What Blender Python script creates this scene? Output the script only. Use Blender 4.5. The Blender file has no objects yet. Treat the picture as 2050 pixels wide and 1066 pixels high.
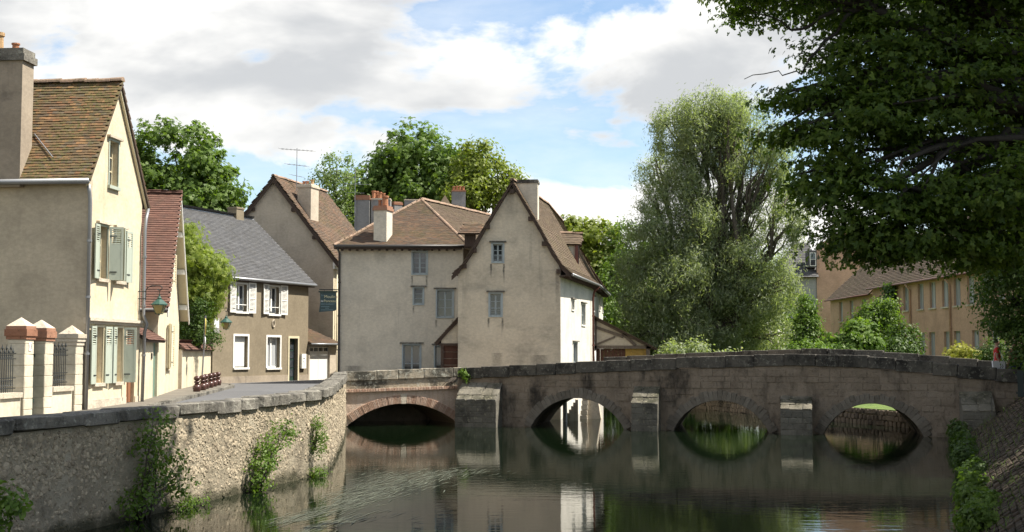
import bpy, bmesh, math, random
import numpy as np
from mathutils import Vector, Matrix
random.seed(7); RNG = np.random.default_rng(7)
S = bpy.context.scene
COL = S.collection

# ---------------------------------------------------------------- camera
cd = bpy.data.cameras.new('camera'); cam = bpy.data.objects.new('camera', cd); COL.objects.link(cam)
cd.sensor_width = 36.0; cd.lens = 36.0 * 2600 / 2050; cd.clip_start = 0.1; cd.clip_end = 5000
EYE = Vector((0, 0, 1.62))
cam.location = EYE; cam.rotation_euler = (math.radians(90) + math.atan(173 / 2600), 0, 0)
S.camera = cam

# ---------------------------------------------------------------- sky and sun
SUN_AZ, SUN_EL = math.radians(1.5), math.radians(56)          # azimuth measured from +X towards +Y
SDIR = Vector((math.cos(SUN_EL) * math.cos(SUN_AZ), math.cos(SUN_EL) * math.sin(SUN_AZ), math.sin(SUN_EL)))
W = bpy.data.worlds.new('World'); S.world = W; W.use_nodes = True
wn = W.node_tree; wn.nodes.clear()
def N(t, ty, **kw):
    n = t.nodes.new(ty)
    for k, v in kw.items():
        if k in n.inputs.keys(): n.inputs[k].default_value = v
        else: setattr(n, k, v)
    return n
def math_(t, op, a, b=None, c=None, clamp=False):
    n = t.nodes.new('ShaderNodeMath'); n.operation = op; n.use_clamp = clamp
    for i, v in enumerate((a, b, c)):
        if v is None: continue
        if hasattr(v, 'is_linked') or hasattr(v, 'links'): t.links.new(v, n.inputs[i])
        else: n.inputs[i].default_value = v
    return n.outputs[0]
def smooth(t, v, a, b):
    n = t.nodes.new('ShaderNodeMapRange'); n.interpolation_type = 'SMOOTHSTEP'
    t.links.new(v, n.inputs[0]); n.inputs[1].default_value = a; n.inputs[2].default_value = b
    return n.outputs[0]
def mixc(t, f, a, b, mode='MIX'):
    n = t.nodes.new('ShaderNodeMix'); n.data_type = 'RGBA'; n.blend_type = mode
    for s, v in ((0, f), (6, a), (7, b)):
        if hasattr(v, 'links'): t.links.new(v, n.inputs[s])
        elif s == 0: n.inputs[s].default_value = v
        else: n.inputs[s].default_value = (*v, 1) if len(v) == 3 else v
    return n.outputs[2]
sky = N(wn, 'ShaderNodeTexSky', sky_type='NISHITA', sun_disc=False, sun_elevation=SUN_EL,
        sun_rotation=math.atan2(SDIR.x, SDIR.y), air_density=1.1, dust_density=0.1, ozone_density=2.5)
tc = N(wn, 'ShaderNodeTexCoord'); sep = N(wn, 'ShaderNodeSeparateXYZ'); wn.links.new(tc.outputs['Generated'], sep.inputs[0])
def cloud_noise(off, scale, detail, rough, dist=0.0, zs=2.3):
    cmb = N(wn, 'ShaderNodeCombineXYZ')
    wn.links.new(math_(wn, 'ADD', sep.outputs[0], off[0]), cmb.inputs[0]); wn.links.new(math_(wn, 'ADD', math_(wn, 'MULTIPLY', sep.outputs[1], 0.8), off[1]), cmb.inputs[1])
    wn.links.new(math_(wn, 'MULTIPLY', math_(wn, 'ADD', sep.outputs[2], off[2]), zs), cmb.inputs[2])
    n = N(wn, 'ShaderNodeTexNoise', Scale=scale, Detail=detail, Roughness=rough, Distortion=dist)
    wn.links.new(cmb.outputs[0], n.inputs['Vector']); return n.outputs['Fac']
CO = (6.2, 1.4, 0.3)
d0 = cloud_noise(CO, 3.6, 10, 0.56, 0.25)
dw = cloud_noise((8.0, 2.0, 1.0), 2.4, 8, 0.62, 0.15, 3.4)                       # thin veils between the heaps
d1 = cloud_noise((CO[0] + .02, CO[1], CO[2] + .045), 3.6, 6, 0.5, 0.25)         # the same heaps a little higher: their shaded undersides
d2 = cloud_noise((5.2, 1.0, 2.0), 1.9, 5, 0.55)
mask = math_(wn, 'MAXIMUM', smooth(wn, d0, 0.475, 0.54), math_(wn, 'MULTIPLY', smooth(wn, dw, 0.38, 0.74), 0.45))
und = smooth(wn, math_(wn, 'ADD', d1, math_(wn, 'MULTIPLY', math_(wn, 'SUBTRACT', d2, 0.5), 0.55)), 0.47, 0.66)
ccol = mixc(wn, math_(wn, 'MULTIPLY', und, smooth(wn, d0, .44, .56)), (1.0, 0.98, 0.935), (0.53, 0.54, 0.55))
bg1 = N(wn, 'ShaderNodeBackground', Strength=0.085); wn.links.new(sky.outputs[0], bg1.inputs[0])
bg2 = N(wn, 'ShaderNodeBackground', Strength=0.62); wn.links.new(ccol, bg2.inputs[0])
mx = N(wn, 'ShaderNodeMixShader'); wn.links.new(math_(wn, 'MULTIPLY', mask, 0.97), mx.inputs[0])
wn.links.new(bg1.outputs[0], mx.inputs[1]); wn.links.new(bg2.outputs[0], mx.inputs[2])
wo = N(wn, 'ShaderNodeOutputWorld'); wn.links.new(mx.outputs[0], wo.inputs[0])
sl = bpy.data.lights.new('sun', 'SUN'); sl.energy = 5.0; sl.angle = math.radians(0.53); sl.color = (1.0, 0.94, 0.84)
sun = bpy.data.objects.new('sun', sl); COL.objects.link(sun)
sun.rotation_euler = SDIR.to_track_quat('Z', 'Y').to_euler(); sun.location = (40, 10, 60)
S.view_settings.view_transform = 'Standard'; S.view_settings.look = 'None'; S.view_settings.gamma = 1.0
S.view_settings.exposure = 1.05
S.cycles.use_denoising = True; S.cycles.max_bounces = 7; S.cycles.diffuse_bounces = 3; S.cycles.glossy_bounces = 4
S.cycles.transmission_bounces = 4; S.cycles.transparent_max_bounces = 8; S.cycles.caustics_reflective = False; S.cycles.caustics_refractive = False

# ---------------------------------------------------------------- materials
MATS = {}
def newmat(name):
    m = bpy.data.materials.new(name); m.use_nodes = True; t = m.node_tree; t.nodes.clear()
    o = N(t, 'ShaderNodeOutputMaterial'); b = N(t, 'ShaderNodeBsdfPrincipled'); t.links.new(b.outputs[0], o.inputs[0])
    MATS[name] = m; return m, t, b, o
def pos(t, sx=1, sy=1, sz=1):
    g = N(t, 'ShaderNodeNewGeometry')
    if (sx, sy, sz) == (1, 1, 1): return g.outputs['Position']
    mp = N(t, 'ShaderNodeMapping'); mp.inputs['Scale'].default_value = (sx, sy, sz); t.links.new(g.outputs['Position'], mp.inputs[0]); return mp.outputs[0]
def noise(t, vec, scale, detail=4, rough=0.55, dist=0.0):
    n = N(t, 'ShaderNodeTexNoise', Scale=scale, Detail=detail, Roughness=rough, Distortion=dist); t.links.new(vec, n.inputs['Vector']); return n.outputs['Fac']
def bump(t, b, h, strength=0.3, dist=0.02):
    n = N(t, 'ShaderNodeBump', Strength=strength, Distance=dist); t.links.new(h, n.inputs['Height']); t.links.new(n.outputs[0], b.inputs['Normal'])
def rnd(t):
    g = N(t, 'ShaderNodeNewGeometry'); o = N(t, 'ShaderNodeObjectInfo')
    return math_(t, 'FRACT', math_(t, 'ADD', math_(t, 'MULTIPLY', g.outputs['Random Per Island'], 7.31), math_(t, 'MULTIPLY', o.outputs['Random'], 3.77)))
def ramp(t, f, stops):
    n = t.nodes.new('ShaderNodeValToRGB'); t.links.new(f, n.inputs[0]); e = n.color_ramp.elements
    while len(e) < len(stops): e.new(0.5)
    for el, (p, c) in zip(e, stops): el.position = p; el.color = (*c, 1)
    return n.outputs[0]
def L(t, a, b): t.links.new(a, b)

def tuple_mul(t, a, k): return mixc(t, 1.0, a, (k, k, k), 'MULTIPLY')
def plaster(name, col, stain=(0.18, 0.16, 0.13), amt=0.5, grime=0.35, bsc=40, bst=0.25, blot=0.35, streaks=()):
    m, t, b, o = newmat(name); c2 = tuple(x * 0.80 for x in col); c3 = tuple(min(1, x * 1.10) for x in col)
    a = ramp(t, noise(t, pos(t), 0.9, 6, 0.62), [(0.30, c2), (0.52, col), (0.72, c3)])
    fine = noise(t, pos(t, 1, 1, 1.5), 7.0, 8, 0.75); a = mixc(t, smooth(t, fine, 0.38, 0.66), tuple_mul(t, a, 0.875), tuple_mul(t, a, 1.04))
    st = smooth(t, noise(t, pos(t, 2.2, 2.2, 0.16), 1.6, 5, 0.65), 0.53, 0.78)
    a = mixc(t, math_(t, 'MULTIPLY', st, grime), a, stain)
    bl = smooth(t, noise(t, pos(t, 1, 1, 1.8), 0.55, 7, 0.7), 0.52, 0.74)
    a = mixc(t, math_(t, 'MULTIPLY', bl, blot * amt), a, stain)
    if streaks:
        g = N(t, 'ShaderNodeNewGeometry'); sp = N(t, 'ShaderNodeSeparateXYZ'); L(t, g.outputs['Position'], sp.inputs[0]); wob = math_(t, 'MULTIPLY', math_(t, 'SUBTRACT', noise(t, pos(t), 3.0, 4), 0.5), 0.10)
        for (x0, zt, ln, w, k) in streaks:
            dx = math_(t, 'ABSOLUTE', math_(t, 'ADD', math_(t, 'SUBTRACT', sp.outputs[0], x0), wob)); mx_ = math_(t, 'SUBTRACT', 1.0, smooth(t, dx, w * .3, w)); mz = math_(t, 'MULTIPLY', smooth(t, sp.outputs[2], zt - ln, zt - ln * .2), math_(t, 'LESS_THAN', sp.outputs[2], zt))
            a = mixc(t, math_(t, 'MULTIPLY', math_(t, 'MULTIPLY', mx_, mz), math_(t, 'MULTIPLY', noise(t, pos(t), 9, 4), k * 1.7), clamp=True), a, (0.12, 0.11, 0.09))
    L(t, a, b.inputs['Base Color']); b.inputs['Roughness'].default_value = 0.93; b.inputs['Specular IOR Level'].default_value = 0.2
    bump(t, b, math_(t, 'ADD', noise(t, pos(t), bsc, 4, 0.7), math_(t, 'MULTIPLY', noise(t, pos(t), 5, 3), 1.2)), bst, 0.02); return m
def tiles(name, cols, moss=(0.085, 0.08, 0.028), mossamt=0.5, mlo=0.48, rough=0.9):
    m, t, b, o = newmat(name); r = rnd(t); n = len(cols)
    a = ramp(t, r, [(i / n, c) for i, c in enumerate(cols)]); 
    for nd in t.nodes:
        if nd.type == 'VALTORGB': nd.color_ramp.interpolation = 'CONSTANT'
    avg = tuple(sum(c[k] for c in cols) / n for k in range(3))
    a = mixc(t, 0.45, a, ramp(t, noise(t, pos(t, .55, .55, 2.2), 2.6, 4, 0.6), [(0.3, tuple(x * .7 for x in avg)), (0.5, avg), (0.7, tuple(min(1, x * 1.35) for x in cols[1]))]))
    f = smooth(t, noise(t, pos(t), 0.8, 6, 0.65), mlo, mlo + 0.22)
    f2 = smooth(t, noise(t, pos(t), 14, 4, 0.7), 0.40, 0.62)
    a = mixc(t, math_(t, 'MULTIPLY', math_(t, 'MULTIPLY', f, f2), mossamt), a, moss)
    dk = noise(t, pos(t), 3.1, 5, 0.7); a = mixc(t, math_(t, 'MULTIPLY', smooth(t, dk, 0.45, 0.75), 0.45), a, (0.05, 0.042, 0.034))
    L(t, a, b.inputs['Base Color']); b.inputs['Roughness'].default_value = rough; b.inputs['Specular IOR Level'].default_value = 0.25
    bump(t, b, noise(t, pos(t), 45, 4, 0.7), 0.35, 0.02); return m
def stone(name, cols, dark=(0.03, 0.028, 0.025), damt=0.6, lo=0.45, lichen=None, vs=1.0, bst=0.5, vary=0.5, ll=0.56, tide=False):
    m, t, b, o = newmat(name)
    a = ramp(t, rnd(t), [(0.0, cols[0]), (0.5, cols[1]), (1.0, cols[2])])
    a2 = ramp(t, noise(t, pos(t), 3.2, 6, 0.65), [(0.3, cols[0]), (0.5, cols[1]), (0.7, cols[2])])
    a = mixc(t, vary, a2, a)
    st = smooth(t, noise(t, pos(t, 1, 1, vs), 0.85, 8, 0.7), lo, lo + 0.22); a = mixc(t, math_(t, 'MULTIPLY', st, damt), a, dark)
    sp = smooth(t, noise(t, pos(t), 11, 4, 0.7), 0.56, 0.70); a = mixc(t, math_(t, 'MULTIPLY', sp, 0.5), a, dark)
    if tide:
        g = N(t, 'ShaderNodeNewGeometry'); sp_ = N(t, 'ShaderNodeSeparateXYZ'); L(t, g.outputs['Position'], sp_.inputs[0]); zz_ = math_(t, 'ADD', sp_.outputs[2], math_(t, 'MULTIPLY', math_(t, 'SUBTRACT', noise(t, pos(t), 2.2, 5), 0.5), 0.55))
        a = mixc(t, math_(t, 'MULTIPLY', math_(t, 'SUBTRACT', 1.0, smooth(t, zz_, -1.26, -1.0)), 0.85), a, (0.035, 0.036, 0.018))
    if lichen:
        lf = smooth(t, noise(t, pos(t), 6.5, 6, 0.75), ll, ll + .10); a = mixc(t, math_(t, 'MULTIPLY', lf, 0.75), a, lichen)
    L(t, a, b.inputs['Base Color']); b.inputs['Roughness'].default_value = 0.94; b.inputs['Specular IOR Level'].default_value = 0.2
    bump(t, b, math_(t, 'ADD', noise(t, pos(t), 22, 5, 0.75), noise(t, pos(t), 6, 3)), bst, 0.05); return m
def paint(name, col, rough=0.55, metal=0.0, wear=0.25):
    m, t, b, o = newmat(name)
    a = mixc(t, math_(t, 'MULTIPLY', smooth(t, noise(t, pos(t, 3, 3, 1), 2.2, 6, 0.7), 0.45, 0.75), wear), col, tuple(x * 0.45 + 0.01 for x in col))
    L(t, a, b.inputs['Base Color']); b.inputs['Roughness'].default_value = rough; b.inputs['Metallic'].default_value = metal
    bump(t, b, noise(t, pos(t, 1, 1, 0.3), 30, 3), 0.12, 0.01); return m
def wood(name, col, dark):
    m, t, b, o = newmat(name)
    a = ramp(t, noise(t, pos(t, 6, 6, 1.2), 5, 6, 0.7, 0.4), [(0.32, dark), (0.62, col)]); L(t, a, b.inputs['Base Color'])
    b.inputs['Roughness'].default_value = 0.85; bump(t, b, noise(t, pos(t, 8, 8, 1), 8, 4), 0.3, 0.02); return m
def glassy(name, col, curtain=False):
    m, t, b, o = newmat(name)
    if curtain:
        w = N(t, 'ShaderNodeTexWave', Scale=7.0, Distortion=2.0, Detail=2.0); L(t, pos(t, 1, 1, 0.05), w.inputs['Vector'])
        a = mixc(t, w.outputs['Fac'], tuple(x * 0.55 for x in col), col)
    else:
        a = ramp(t, noise(t, pos(t), 1.6, 3), [(0.35, tuple(x * 0.4 for x in col)), (0.7, col)])
    L(t, a, b.inputs['Base Color']); b.inputs['Roughness'].default_value = 0.5 if curtain else 0.06
    b.inputs['Coat Weight'].default_value = 0.8; b.inputs['Coat Roughness'].default_value = 0.03
    bump(t, b, noise(t, pos(t), 2.0, 2), 0.03, 0.05); return m
def leafmat(name, dark, mid, light, trans=0.35):
    m, t, b, o = newmat(name)
    at = N(t, 'ShaderNodeAttribute', attribute_name='var'); v = at.outputs['Fac']
    big = noise(t, pos(t), 0.55, 3)
    a = ramp(t, math_(t, 'ADD', math_(t, 'MULTIPLY', v, 0.7), math_(t, 'MULTIPLY', big, 0.35)), [(0.15, dark), (0.5, mid), (0.95, light)])
    L(t, a, b.inputs['Base Color']); b.inputs['Roughness'].default_value = 0.55; b.inputs['Specular IOR Level'].default_value = 0.35
    tr = N(t, 'ShaderNodeBsdfTranslucent'); a2 = mixc(t, 1.0, a, (1.15, 1.25, 0.45), 'MULTIPLY'); L(t, a2, tr.inputs['Color'])
    ms = N(t, 'ShaderNodeMixShader'); ms.inputs[0].default_value = trans; L(t, b.outputs[0], ms.inputs[1]); L(t, tr.outputs[0], ms.inputs[2]); L(t, ms.outputs[0], o.inputs[0]); return m

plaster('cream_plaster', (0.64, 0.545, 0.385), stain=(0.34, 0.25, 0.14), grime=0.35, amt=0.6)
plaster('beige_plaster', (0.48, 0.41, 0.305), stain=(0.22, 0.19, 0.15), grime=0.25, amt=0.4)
plaster('chimney_plaster', (0.33, 0.275, 0.21), stain=(0.07, 0.06, 0.055), grime=0.6, amt=1.4)
plaster('pale_cream', (0.62, 0.55, 0.40), stain=(0.40, 0.32, 0.20), grime=0.3, amt=0.4)
plaster('taupe_plaster', (0.235, 0.195, 0.135), stain=(0.17, 0.14, 0.10), grime=0.3, amt=0.7)
plaster('tan_plaster', (0.50, 0.43, 0.335), stain=(0.30, 0.25, 0.19), grime=0.2, amt=0.4)
plaster('white_plaster', (0.64, 0.58, 0.47), stain=(0.30, 0.28, 0.24), grime=0.35, amt=0.7, bsc=14, bst=0.5, streaks=[(-4.62, 5.15, .6, .06, .8), (-3.95, 5.15, .8, .06, .8), (-4.55, 3.76, .45, .06, .8), (-3.5, 3.12, .5, .07, .7), (-2.75, 3.12, .6, .07, .7), (-7.3, 1.0, 1.2, .5, .6), (-6.1, 6.4, 1.0, .4, .35)])
plaster('sunlit_river_plaster', (0.66, 0.63, 0.56), stain=(0.45, 0.42, 0.36), grime=0.2, amt=0.4, bsc=14, bst=0.4)  # paler copy for the river walls only, sunlight put into the colour
plaster('mill_plaster', (0.61, 0.535, 0.41), stain=(0.20, 0.185, 0.155), grime=0.4, amt=1.1, bsc=12, bst=0.6, blot=0.45, streaks=[(-.92, 5.50, .75, .06, 1), (-.36, 5.50, .95, .06, 1), (-1.03, 3.12, .6, .07, .9), (-.42, 3.12, .7, .06, .9), (-.1, 9, 1.6, .25, .5), (-.65, 1.6, 1.2, .3, .5), (1.2, 1.5, 1.0, .5, .6), (2.0, 5.2, 2.2, .14, .5)])
plaster('pink_plaster', (0.54, 0.35, 0.25), stain=(0.36, 0.23, 0.15), grime=0.2, amt=0.3)
plaster('grey_plaster', (0.36, 0.36, 0.35), grime=0.2, amt=0.3)
plaster('pillar_stone', (0.60, 0.54, 0.42), stain=(0.33, 0.27, 0.19), grime=0.3, amt=0.5)
plaster('chimney_grey', (0.27, 0.26, 0.25), stain=(0.08, 0.075, 0.07), grime=0.5, amt=1.0)
tiles('old_tiles', [(0.153, 0.090, 0.050), (0.225, 0.104, 0.050), (0.117, 0.081, 0.050), (0.135, 0.095, 0.054), (0.297, 0.171, 0.077), (0.104, 0.086, 0.063), (0.171, 0.108, 0.054), (0.135, 0.108, 0.054), (0.126, 0.113, 0.090)], moss=(0.10, 0.095, 0.03), mossamt=0.95, mlo=0.36)
tiles('red_tiles', [(0.15, 0.078, 0.055), (0.135, 0.068, 0.05), (0.165, 0.09, 0.065), (0.125, 0.066, 0.05), (0.145, 0.08, 0.06), (0.115, 0.062, 0.048)], mossamt=0.25, mlo=0.55)
tiles('brown_tiles', [(0.115, 0.078, 0.052), (0.155, 0.089, 0.056), (0.092, 0.070, 0.052), (0.133, 0.096, 0.067), (0.170, 0.111, 0.070), (0.111, 0.089, 0.067), (0.096, 0.067, 0.048)], mossamt=0.75, mlo=0.44)
tiles('grey_brown_tiles', [(0.119, 0.087, 0.059), (0.147, 0.105, 0.070), (0.098, 0.073, 0.052), (0.133, 0.101, 0.073), (0.161, 0.119, 0.084), (0.112, 0.081, 0.056)], moss=(0.13, 0.115, 0.06), mossamt=0.7, mlo=0.42)
tiles('slates', [(0.080, 0.080, 0.082), (0.095, 0.095, 0.097), (0.070, 0.070, 0.072), (0.108, 0.108, 0.108), (0.090, 0.089, 0.087)], mossamt=0.25, mlo=0.55, rough=0.62)
tiles('ridge_clay', [(0.30, 0.20, 0.14), (0.36, 0.25, 0.18), (0.25, 0.18, 0.13)], mossamt=0.6, mlo=0.45)
stone('coping_stone', [(0.14, 0.13, 0.11), (0.20, 0.185, 0.155), (0.26, 0.24, 0.205)], dark=(0.03, 0.028, 0.025), damt=0.8, lo=0.41, lichen=(0.36, 0.35, 0.29), ll=.54, bst=.8)
stone('bridge_coping', [(0.075, 0.07, 0.06), (0.11, 0.10, 0.085), (0.15, 0.135, 0.11)], dark=(0.018, 0.017, 0.016), damt=0.85, lo=0.43, lichen=(0.24, 0.23, 0.19), ll=.54)
stone('bridge_stone', [(0.18, 0.145, 0.108), (0.24, 0.192, 0.145), (0.29, 0.24, 0.185)], dark=(0.022, 0.02, 0.018), damt=0.9, lo=0.455, vs=0.45, vary=0.35)
stone('voussoir_stone', [(0.13, 0.115, 0.092), (0.18, 0.156, 0.125), (0.225, 0.20, 0.165)], damt=0.4, lo=0.52, vary=0.7)
stone('cutwater_stone', [(0.11, 0.10, 0.085), (0.15, 0.14, 0.115), (0.20, 0.185, 0.155)], dark=(0.025, 0.024, 0.022), damt=0.7, lo=0.45, lichen=(0.27, 0.25, 0.18))
stone('rubble', [(0.31, 0.255, 0.18), (0.42, 0.355, 0.255), (0.19, 0.155, 0.11)], dark=(0.09, 0.075, 0.055), damt=0.35, lo=0.52, vary=0.9, tide=True)
stone('quay_mortar', [(0.26, 0.22, 0.155), (0.36, 0.31, 0.225), (0.44, 0.385, 0.29)], dark=(0.08, 0.068, 0.05), damt=0.55, lo=0.48, bst=1.0, tide=True)
stone('bank_setts', [(0.05, 0.038, 0.028), (0.085, 0.065, 0.047), (0.12, 0.092, 0.068)], dark=(0.03, 0.028, 0.022), damt=0.6, lo=0.45, vary=0.8)
stone('old_brick', [(0.36, 0.22, 0.155), (0.44, 0.30, 0.22), (0.49, 0.37, 0.29)], dark=(0.16, 0.11, 0.08), damt=0.4, lo=0.5, vary=0.85)
stone('pink_render', [(0.46, 0.34, 0.255), (0.53, 0.41, 0.32), (0.57, 0.47, 0.38)], dark=(0.20, 0.17, 0.13), damt=0.45, lo=0.48)
stone('parapet_moss', [(0.31, 0.26, 0.19), (0.39, 0.335, 0.25), (0.45, 0.40, 0.32)], dark=(0.045, 0.045, 0.038), damt=0.92, lo=0.37, lichen=(0.44, 0.43, 0.36), ll=0.52)
stone('cutwater_cap', [(0.12, 0.105, 0.08), (0.17, 0.155, 0.12), (0.22, 0.20, 0.165)], dark=(0.035, 0.036, 0.02), damt=0.85, lo=0.43, lichen=(0.30, 0.27, 0.19))
stone('cap_brick', [(0.26, 0.12, 0.07), (0.32, 0.16, 0.10), (0.36, 0.21, 0.14)], damt=0.35, lo=0.5, vary=0.7)
stone('pale_cap', [(0.44, 0.38, 0.29), (0.54, 0.47, 0.37), (0.60, 0.54, 0.44)], dark=(0.16, 0.14, 0.11), damt=0.45, lo=0.5)
stone('asphalt', [(0.095, 0.095, 0.098), (0.115, 0.115, 0.118), (0.135, 0.135, 0.137)], dark=(0.07, 0.07, 0.072), damt=0.4, lo=0.5, bst=0.25)
stone('pavement', [(0.12, 0.108, 0.09), (0.155, 0.14, 0.117), (0.185, 0.168, 0.14)], dark=(0.12, 0.11, 0.09), damt=0.4, lo=0.5, bst=0.25)
stone('terracotta', [(0.34, 0.15, 0.08), (0.40, 0.19, 0.105), (0.30, 0.135, 0.078)], dark=(0.10, 0.06, 0.04), damt=0.3, lo=0.55)
stone('tan_clay', [(0.42, 0.27, 0.13), (0.48, 0.32, 0.17), (0.38, 0.25, 0.13)], dark=(0.12, 0.09, 0.06), damt=0.3, lo=0.55)
stone('earth', [(0.06, 0.058, 0.03), (0.085, 0.08, 0.042), (0.11, 0.098, 0.06)], damt=0.3)
stone('mud', [(0.03, 0.03, 0.02), (0.04, 0.04, 0.025), (0.05, 0.05, 0.03)], damt=0.3)
paint('sage_paint', (0.39, 0.43, 0.355), 0.6); paint('white_paint', (0.78, 0.77, 0.72), 0.5, wear=0.12); paint('cream_paint', (0.62, 0.55, 0.38), 0.55)
paint('blue_grey_paint', (0.34, 0.39, 0.40), 0.6, wear=0.35); paint('dark_green_paint', (0.02, 0.045, 0.035), 0.5); paint('lantern_green', (0.025, 0.075, 0.055), 0.45)
paint('iron', (0.03, 0.034, 0.034), 0.5, 0.3); paint('zinc', (0.27, 0.275, 0.28), 0.45, 0.6); paint('bollard_brown', (0.075, 0.035, 0.028), 0.28, wear=0.1)
paint('teal_sign', (0.028, 0.062, 0.068), 0.45); paint('sign_gold', (0.62, 0.58, 0.36), 0.5, wear=0.05); paint('sign_blue', (0.16, 0.25, 0.28), 0.5, wear=0.05)
paint('rust_pipe', (0.14, 0.045, 0.03), 0.5); paint('green_door', (0.14, 0.22, 0.17), 0.55); paint('lead', (0.42, 0.45, 0.48), 0.5, 0.4); paint('dark_gutter', (0.055, 0.05, 0.045), 0.5)
paint('shutter_grey', (0.42, 0.43, 0.43), 0.6); paint('sign_yellow', (0.62, 0.5, 0.12), 0.4); paint('plate_white', (0.75, 0.75, 0.73), 0.4, wear=0.05); paint('fence_green', (0.012, 0.022, 0.02), 0.6)
wood('dark_timber', (0.085, 0.055, 0.038), (0.035, 0.024, 0.018)); wood('grey_timber', (0.16, 0.125, 0.095), (0.08, 0.06, 0.048)); wood('brown_door', (0.26, 0.11, 0.045), (0.14, 0.055, 0.025))
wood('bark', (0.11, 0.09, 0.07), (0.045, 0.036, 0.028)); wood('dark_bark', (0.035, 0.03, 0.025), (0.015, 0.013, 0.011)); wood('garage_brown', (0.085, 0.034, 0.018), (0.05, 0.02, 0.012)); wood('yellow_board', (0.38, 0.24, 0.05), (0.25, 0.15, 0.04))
glassy('glass', (0.07, 0.085, 0.10)); glassy('curtain_glass', (0.50, 0.52, 0.54), True); glassy('grey_curtain', (0.065, 0.078, 0.088), False)
m, t, b, o = newmat('lantern_glass'); b.inputs['Base Color'].default_value = (0.42, 0.34, 0.13, 1); b.inputs['Roughness'].default_value = 0.25; b.inputs['Transmission Weight'].default_value = 0.35
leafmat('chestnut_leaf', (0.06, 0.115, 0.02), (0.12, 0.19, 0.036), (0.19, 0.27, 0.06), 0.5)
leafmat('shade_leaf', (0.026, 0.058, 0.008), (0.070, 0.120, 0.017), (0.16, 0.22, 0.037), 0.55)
leafmat('lime_leaf', (0.125, 0.165, 0.025), (0.19, 0.235, 0.04), (0.28, 0.31, 0.065), 0.48)
leafmat('dark_leaf', (0.035, 0.07, 0.014), (0.065, 0.115, 0.022), (0.115, 0.175, 0.038), 0.42)
leafmat('pale_leaf', (0.11, 0.165, 0.06), (0.17, 0.235, 0.085), (0.25, 0.31, 0.125), 0.45)
leafmat('willow_leaf', (0.16, 0.205, 0.115), (0.255, 0.305, 0.175), (0.42, 0.45, 0.31), 0.52)
leafmat('thuja_leaf', (0.11, 0.165, 0.02), (0.20, 0.26, 0.036), (0.30, 0.345, 0.06), 0.45)
leafmat('yellow_leaf', (0.20, 0.21, 0.025), (0.31, 0.31, 0.046), (0.42, 0.40, 0.08))
leafmat('weed_leaf', (0.06, 0.12, 0.016), (0.12, 0.20, 0.033), (0.20, 0.28, 0.06), 0.45)
leafmat('grass_blade', (0.06, 0.10, 0.018), (0.11, 0.17, 0.03), (0.17, 0.23, 0.05))
leafmat('pond_weed', (0.05, 0.056, 0.036), (0.085, 0.092, 0.062), (0.14, 0.148, 0.105), 0.1)
m, t, b, o = newmat('lawn'); L(t, ramp(t, noise(t, pos(t), 2.5, 6, 0.7), [(0.3, (0.06, 0.10, 0.015)), (0.7, (0.13, 0.19, 0.03))]), b.inputs['Base Color']); b.inputs['Roughness'].default_value = 0.9
bump(t, b, noise(t, pos(t), 40, 3), 0.6, 0.05)
m, t, b, o = newmat('water')
b.inputs['Base Color'].default_value = (0.004, 0.0085, 0.0035, 1); b.inputs['Roughness'].default_value = 0.018; b.inputs['IOR'].default_value = 1.33
w1 = noise(t, pos(t, 1.0, 2.4, 1), 1.5, 3, 0.5, 0.6); w2 = noise(t, pos(t, 1, 2.2, 1), 7.0, 3, 0.5, 0.3); cal = smooth(t, noise(t, pos(t, 1, 1, 1), 0.13, 3), 0.35, 0.65)
hgt = math_(t, 'ADD', math_(t, 'MULTIPLY', w1, 0.8), math_(t, 'MULTIPLY', math_(t, 'MULTIPLY', w2, 0.22), math_(t, 'ADD', cal, 0.25)))
bump(t, b, hgt, 0.055, 0.05)
for nm, c, r in (('skin', (0.42, 0.25, 0.17), 0.6), ('hair', (0.03, 0.02, 0.015), 0.6), ('red_cloth', (0.55, 0.03, 0.03), 0.8), ('pink_cloth', (0.55, 0.16, 0.14), 0.8), ('white_cloth', (0.75, 0.75, 0.76), 0.8), ('denim', (0.05, 0.07, 0.12), 0.85), ('black_print', (0.015, 0.015, 0.015), 0.7), ('flower_pink', (0.65, 0.25, 0.25), 0.7), ('flower_white', (0.7, 0.68, 0.62), 0.7)):
    m, t, b, o = newmat(nm); b.inputs['Roughness'].default_value = r
    L(t, mixc(t, math_(t, 'MULTIPLY', noise(t, pos(t), 18, 3), 0.35), c, tuple(x * 0.6 for x in c)), b.inputs['Base Color'])

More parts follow.
